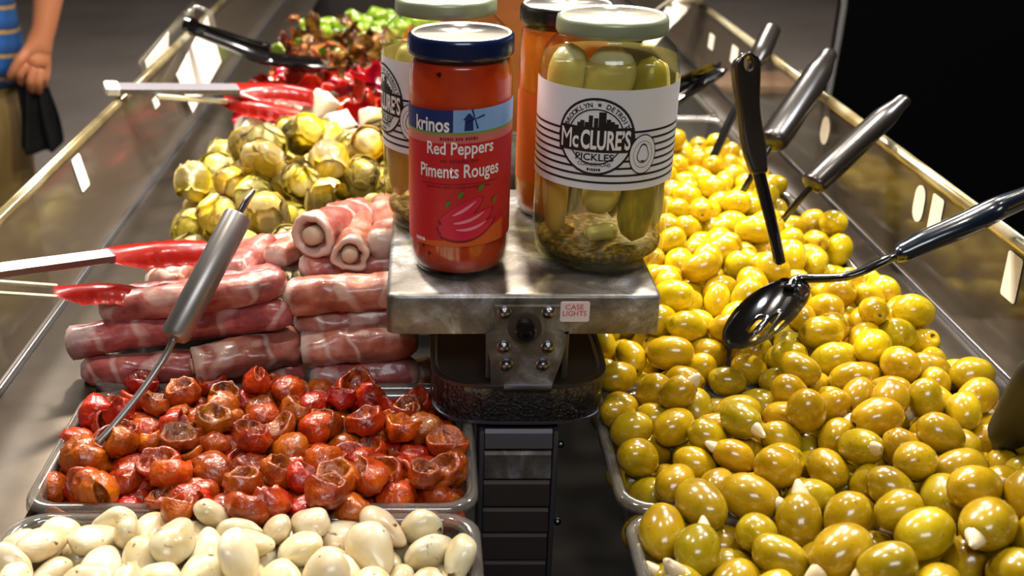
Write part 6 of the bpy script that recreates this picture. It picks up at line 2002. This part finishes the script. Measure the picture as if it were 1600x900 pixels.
for i, r in enumerate(DATA.get('tom', ())):
    put('tom', TOMATO, 'tomato_half', 'half-dried cherry tomato half in the oily red heap', 'tomato', 'half-dried tomatoes in their tray', r, i)
for i, r in enumerate(DATA.get('gar', ())):
    put('gar', GARLIC, 'garlic_clove', 'pale grilled garlic clove in the white heap at the front', 'garlic clove', 'garlic cloves in the front tray', r, i)
for i, r in enumerate(DATA.get('art', ())):
    put('art', ARTI, 'artichoke_heart', 'yellow marinated artichoke heart in the heap behind the ham rolls', 'artichoke', 'artichoke hearts behind the ham rolls', (*r[:7], r[7] * .89), i)
for i, r in enumerate(DATA.get('pep', ())):
    put('pep', PEPPER, 'red_pepper_piece', 'glossy curled piece of red pepper in the heap behind the artichokes', 'red pepper', 'red pepper pieces behind the artichokes', r, i)
for i, r in enumerate(DATA.get('fet', ())):
    put('fet', FETA, 'feta_cube', 'white block of feta cheese lying among the red peppers', 'cheese', 'feta blocks among the red peppers', r, i)
for i, r in enumerate(DATA.get('mix', ())):
    if i % 4 == 1:
        put('mix', CARROT, 'carrot_strip', 'orange carrot strip among the brown mushrooms', 'carrot', 'carrot strips among the brown mushrooms', r, i)
    elif i % 9 == 2:
        put('mix', GREEN[1:], 'green_pepper', 'green pepper strip among the brown mushrooms', 'green pepper', 'green pepper strips among the brown mushrooms', r, i)
    else:
        put('mix', MUSH, 'mushroom_slice', 'brown marinated mushroom slice in the heap beyond the red peppers', 'mushroom', 'brown mushroom slices beyond the red peppers', r, i)
for i, r in enumerate(DATA.get('grn', ())):
    put('grn', GREEN[:1], 'green_pepper', 'small whole green pepper in the heap at the far end', 'green pepper', 'whole green peppers at the far end', r, i)
for i, r in enumerate(DATA.get('mus', ())):
    put('mus', PALE, 'pale_mushroom', 'pale mushroom with herbs between the ham rolls and the artichokes', 'mushroom', 'pale mushrooms behind the ham rolls', r, i)


# ------------------------------------------------------------------ behind the counter
# a second stand farther along, its copper-coloured upright between the jars
bm = bmesh.new()
box(bm, CX - .050, CX + .052, 1.30, 1.34, -.1895, .62, .003)
t = thing('wooden_upright', 'copper-brown upright board seen between the two pairs of jars', 'board', (CX, 1.32, -.19))
obj('upright', bm, M['copper_wood'], t, angle=.6)
bm = bmesh.new()
box(bm, CX - .052, CX + .054, 1.292, 1.2998, -.1895, .03, .002)
obj('kick_plate', bm, M['pan_steel'], t, angle=.6)

# the black board beyond the right guard
YBD = 2.75
pts = [(1328, -160), (1326, -60), (1322, 10), (1314, 60), (1305, 110), (1296, 160), (1290, 230)]
outl = [on_y(px, py, YBD) for px, py in pts]
xr = outl[0].x + 1.35
ol = [(p.x, p.z) for p in outl] + [(outl[-1].x - .005, FLOOR_Z + .02), (xr, FLOOR_Z + .02), (xr, outl[0].z)]
bd = thing('black_board', 'tall black board with a thin pale edge standing beyond the right guard', 'board', ((outl[0].x + xr) / 2, YBD, FLOOR_Z))
bm = bmesh.new()
prism(bm, ol, .06, lambda u, v, w: Vector((u, YBD + w, v)))
obj('face_panel', bm, M['board_black'], bd, smooth=False)
bm = bmesh.new()
tube(bm, [Vector((p.x - .004, YBD + .004, p.z)) for p in outl], .007, 8)
obj('edge_trim', bm, M['board_edge'], bd)
for dx in (.06, 1.2):
    bm = bmesh.new()
    box(bm, outl[-1].x + dx, outl[-1].x + dx + .08, YBD - .12, YBD + .18, FLOOR_Z, FLOOR_Z + .03, .004)
    obj('foot', bm, M['black_matte'], bd, angle=.6)

# the low bench seen through the right guard
q0, q1 = on_y(1060, 136, 2.85), on_y(1320, 136, 2.85)
bn = thing('low_bench', 'low bench with a pale top seen through the guard, left of the black board', 'bench', ((q0.x + q1.x) / 2, 3.0, FLOOR_Z))
bm = bmesh.new()
box(bm, q0.x, q1.x, 2.85, 3.02, q0.z - .018, q0.z + .004, .004)
obj('bench_top', bm, M['bench_top'], bn, angle=.6)
bm = bmesh.new()
box(bm, q0.x + .02, q1.x - .02, 2.87, 3.0, FLOOR_Z, q0.z - .018, .003)
obj('bench_face', bm, M['bench_face'], bn, angle=.6)

# ------------------------------------------------------------------ the person at the left
def skin_mesh(verts, edges, radii, root=0, sub=2):
    me = bpy.data.meshes.new('figure')
    me.from_pydata([tuple(v) for v in verts], edges, [])
    o = bpy.data.objects.new('figure', me)
    COL.objects.link(o)
    o.modifiers.new('skin', 'SKIN').use_smooth_shade = True
    for i, r in enumerate(radii):
        me.skin_vertices[0].data[i].radius = (r, r) if not isinstance(r, tuple) else r
        me.skin_vertices[0].data[i].use_root = i == root
    s = o.modifiers.new('sub', 'SUBSURF')
    s.levels = s.render_levels = sub
    dg = bpy.context.evaluated_depsgraph_get()
    out = bmesh.new()
    tmp = bpy.data.meshes.new_from_object(o.evaluated_get(dg))
    out.from_mesh(tmp)
    bpy.data.objects.remove(o)
    bpy.data.meshes.remove(me)
    bpy.data.meshes.remove(tmp)
    return out


class Chain:
    def __init__(self):
        self.v, self.e, self.r = [], [], []
    def add(self, p, r, prev=None):
        self.v.append(Vector(p)); self.r.append(r)
        i = len(self.v) - 1
        if prev is not None:
            self.e.append((prev, i))
        return i
    def run(self, pts, prev):
        for p, r in pts:
            prev = self.add(p, r, prev)
        return prev


PY = 2.40
wr = on_y(68, 50, PY)                                   # wrist
el = on_y(92, -125, PY + .06)                           # elbow
px_ = on_y(22, 180, PY).x - .178                                        # middle of the body
sh_ = Vector((px_ + .205, PY + .06, el.z + .27))         # shoulder
hip_z = wr.z - .02
body = Chain()
C0 = body.add((px_, PY + .06, hip_z), (.145, .10))
sp1 = body.run([((px_, PY + .06, hip_z + .16), (.130, .085)), ((px_, PY + .06, hip_z + .34), (.140, .085))], C0)
ck = body.run([((px_, PY + .06, hip_z + .50), (.10, .075)), ((px_, PY + .05, hip_z + .58), .055), ((px_, PY + .04, hip_z + .66), .075), ((px_, PY + .04, hip_z + .76), .088), ((px_, PY + .045, hip_z + .84), .055)], sp1)
for s in (-1, 1):
    hp = body.run([((px_ + s * .095, PY + .06, hip_z - .06), .09), ((px_ + s * .105, PY + .05, hip_z - .25), .075), ((px_ + s * .105, PY + .05, FLOOR_Z + .46), .056), ((px_ + s * .105, PY + .07, FLOOR_Z + .30), .055), ((px_ + s * .105, PY + .09, FLOOR_Z + .09), .036), ((px_ + s * .11, PY + .03, FLOOR_Z + .05), .036), ((px_ + s * .115, PY - .08, FLOOR_Z + .035), .030)], C0)


def arm_and_hand(s, sh, el, wr, fingers):
    a = body.run([(sh, .058), (sh.lerp(el, .5), .047), (el, .040), (el.lerp(wr, .35), .041), (el.lerp(wr, .75), .032), (wr, .0265 if s > 0 else .027)], sp1)
    palm = body.run([(fingers['palm0'], .030), (fingers['palm1'], .031)], a)
    for f in fingers['f']:
        body.run(f, palm)
    body.run(fingers['thumb'], body_index(a))


def body_index(i):
    return i + 1                                        # the first palm joint: the thumb leaves the side of the palm


H = lambda px, py, dy=0: on_y(px, py, PY + dy)
arm_and_hand(1, sh_, el, wr, dict(
    palm0=H(62, 68), palm1=H(57, 90, -.004),
    f=[[(H(42, 99, -.030), .0125), (H(30, 116, -.040), .0110), (H(33, 129, -.018), .0095), (H(40, 130, .002), .0085)],
       [(H(54, 107, -.026), .0125), (H(47, 127, -.036), .0110), (H(49, 141, -.014), .0095), (H(54, 140, .006), .0085)],
       [(H(64, 108, -.018), .0120), (H(60, 129, -.026), .0105), (H(60, 143, -.006), .0095), (H(63, 141, .012), .0085)],
       [(H(73, 104, -.006), .0105), (H(71, 122, -.012), .0095), (H(69, 134, .004), .0085), (H(70, 132, .016), .0075)]],
    thumb=[(H(45, 80, -.024), .0150), (H(31, 94, -.042), .0120), (H(21, 110, -.046), .0105), (H(14, 122, -.040), .0085)]))
mx = lambda p: Vector((2 * px_ - p.x, p.y, p.z))
arm_and_hand(-1, mx(sh_), mx(el), mx(wr), dict(
    palm0=mx(H(62, 68)), palm1=mx(H(57, 90, -.004)),
    f=[[(mx(H(42, 99, -.030)), .0125), (mx(H(36, 118, -.034)), .0110), (mx(H(38, 132, -.018)), .009)],
       [(mx(H(54, 107, -.026)), .0125), (mx(H(50, 127, -.030)), .0110), (mx(H(51, 142, -.014)), .009)],
       [(mx(H(64, 108, -.018)), .0120), (mx(H(61, 129, -.020)), .0105), (mx(H(62, 143, -.006)), .009)],
       [(mx(H(73, 104, -.006)), .0105), (mx(H(71, 122, -.008)), .0095), (mx(H(70, 133, .004)), .008)]],
    thumb=[(mx(H(45, 80, -.024)), .0150), (mx(H(34, 96, -.036)), .0120), (mx(H(29, 112, -.036)), .0095)]))
person = thing('person', 'person in a blue striped shirt and khaki trousers, hand holding a dark cloth', 'person', (px_, PY + .06, FLOOR_Z))
bm = skin_mesh(body.v, body.e, body.r, 0, 2)
obj('body', bm, M['skin'], person)
# shirt: torso and short sleeves; trousers: hips and two legs
def cloth_tube(bm, rows, n=28, seed=0, fold=.006):
    """rows of (centre, half width, half depth)"""
    rings = []
    for i, (c, a, b) in enumerate(rows):
        c = Vector(c)
        d = Vector(rows[min(i + 1, len(rows) - 1)][0]) - Vector(rows[max(i - 1, 0)][0])
        s, t, _ = frame_of(d, Vector((0, 1, 0)))
        ring = []
        for k in range(n):
            g_ = 2 * PI * k / n
            w = 1 + fold / max(a, .01) * noise.noise(Vector((math.cos(g_) * 2, math.sin(g_) * 2, i * .7 + seed)))
            ring.append(bm.verts.new(c + s * (a * w * math.cos(g_)) + t * (b * w * math.sin(g_))))
        rings.append(ring)
    for r0, r1 in zip(rings, rings[1:]):
        for k in range(n):
            bm.faces.new((r0[k], r0[(k + 1) % n], r1[(k + 1) % n], r1[k]))
    bm.faces.new(rings[0][::-1])
    bm.faces.new(rings[-1])


X_, Y_, Z_ = px_, PY + .06, hip_z
bm = bmesh.new()
cloth_tube(bm, [((X_, Y_, Z_ + q), a, b) for q, a, b in ((-.10, .192, .135), (-.03, .194, .138), (.08, .188, .134), (.18, .184, .130), (.28, .190, .130), (.38, .198, .126), (.46, .190, .112), (.51, .13, .09), (.54, .075, .07))], seed=1)
for p in (sh_, mx(sh_)):
    e_ = el if p is sh_ else mx(el)
    inn = Vector((X_, Y_, p.z)).lerp(p, .6)
    cloth_tube(bm, [(inn, .07, .085), (p, .074, .08), (p.lerp(e_, .3), .070, .072), (p.lerp(e_, .6), .066, .068), (p.lerp(e_, .80), .066, .068)], 20, 3)
obj('shirt', bm, M['shirt'], person)
bm = bmesh.new()
cloth_tube(bm, [((X_, Y_, Z_ + q), a, b) for q, a, b in ((.02, .172, .122), (-.08, .178, .128), (-.16, .176, .125), (-.20, .15, .11))], seed=5)
for s in (-1, 1):
    cloth_tube(bm, [((X_ + s * q, Y_ - dy, zz), a, b) for q, dy, zz, a, b in ((.085, 0, Z_ - .10, .092, .118), (.092, .0, Z_ - .22, .090, .105), (.098, .005, Z_ - .34, .080, .090), (.100, .01, FLOOR_Z + .48, .070, .078), (.102, 0, FLOOR_Z + .28, .066, .074), (.104, -.01, FLOOR_Z + .06, .066, .078))], 24, 7 + s)
obj('trousers', bm, M['khaki'], person)
for s in (-1, 1):
    ch = Chain()
    ch.run([((px_ + s * .106, PY + .11, FLOOR_Z + .05), .047), ((px_ + s * .11, PY + .02, FLOOR_Z + .048), .048), ((px_ + s * .116, PY - .10, FLOOR_Z + .040), .038)], None)
    obj('shoe', skin_mesh(ch.v, ch.e, ch.r, 0, 2), M['shoe'], person)
hd = Vector((px_, PY + .04, hip_z + .76))
bm = bmesh.new()
bmesh.ops.create_uvsphere(bm, u_segments=24, v_segments=16, radius=.098, matrix=Matrix.Translation(hd + Vector((0, .022, .030))))
for v in bm.verts:
    v.co.z = hd.z + .03 + (v.co.z - hd.z - .03) * (1.05 if v.co.y > hd.y else .86)
obj('hair', bm, M['hair'], person)
# the dark cloth hanging from the hand
tops = [H(22, 112, -.02), H(42, 112, -.014), H(60, 116, -.002), H(72, 124, .010)]
bots = [H(34, 235, -.05), H(58, 240, -.03), H(82, 234, .0), H(104, 218, .03)]
bm = bmesh.new()
nu, nv = 18, 16
g = {}
for i in range(nu + 1):
    for j in range(nv + 1):
        s, t = i / nu * 2.999, j / nv
        k = int(s); f = s - k
        a = tops[k].lerp(tops[k + 1], f); b = bots[k].lerp(bots[k + 1], f)
        p = a.lerp(b, t)
        p.y += .014 * math.sin(s * 5.2 + t) * (.4 + t)
        p.x += .008 * math.sin(t * 4 + s * 2) * t
        g[i, j] = bm.verts.new(p)
fs = [bm.faces.new((g[i, j], g[i + 1, j], g[i + 1, j + 1], g[i, j + 1])) for i in range(nu) for j in range(nv)]
bmesh.ops.solidify(bm, geom=fs, thickness=.012)
tag(obj('dark_cloth', bm, M['dark_cloth'], origin=tops[1]), 'black cloth hanging from the hand of the person in the striped shirt', 'cloth')
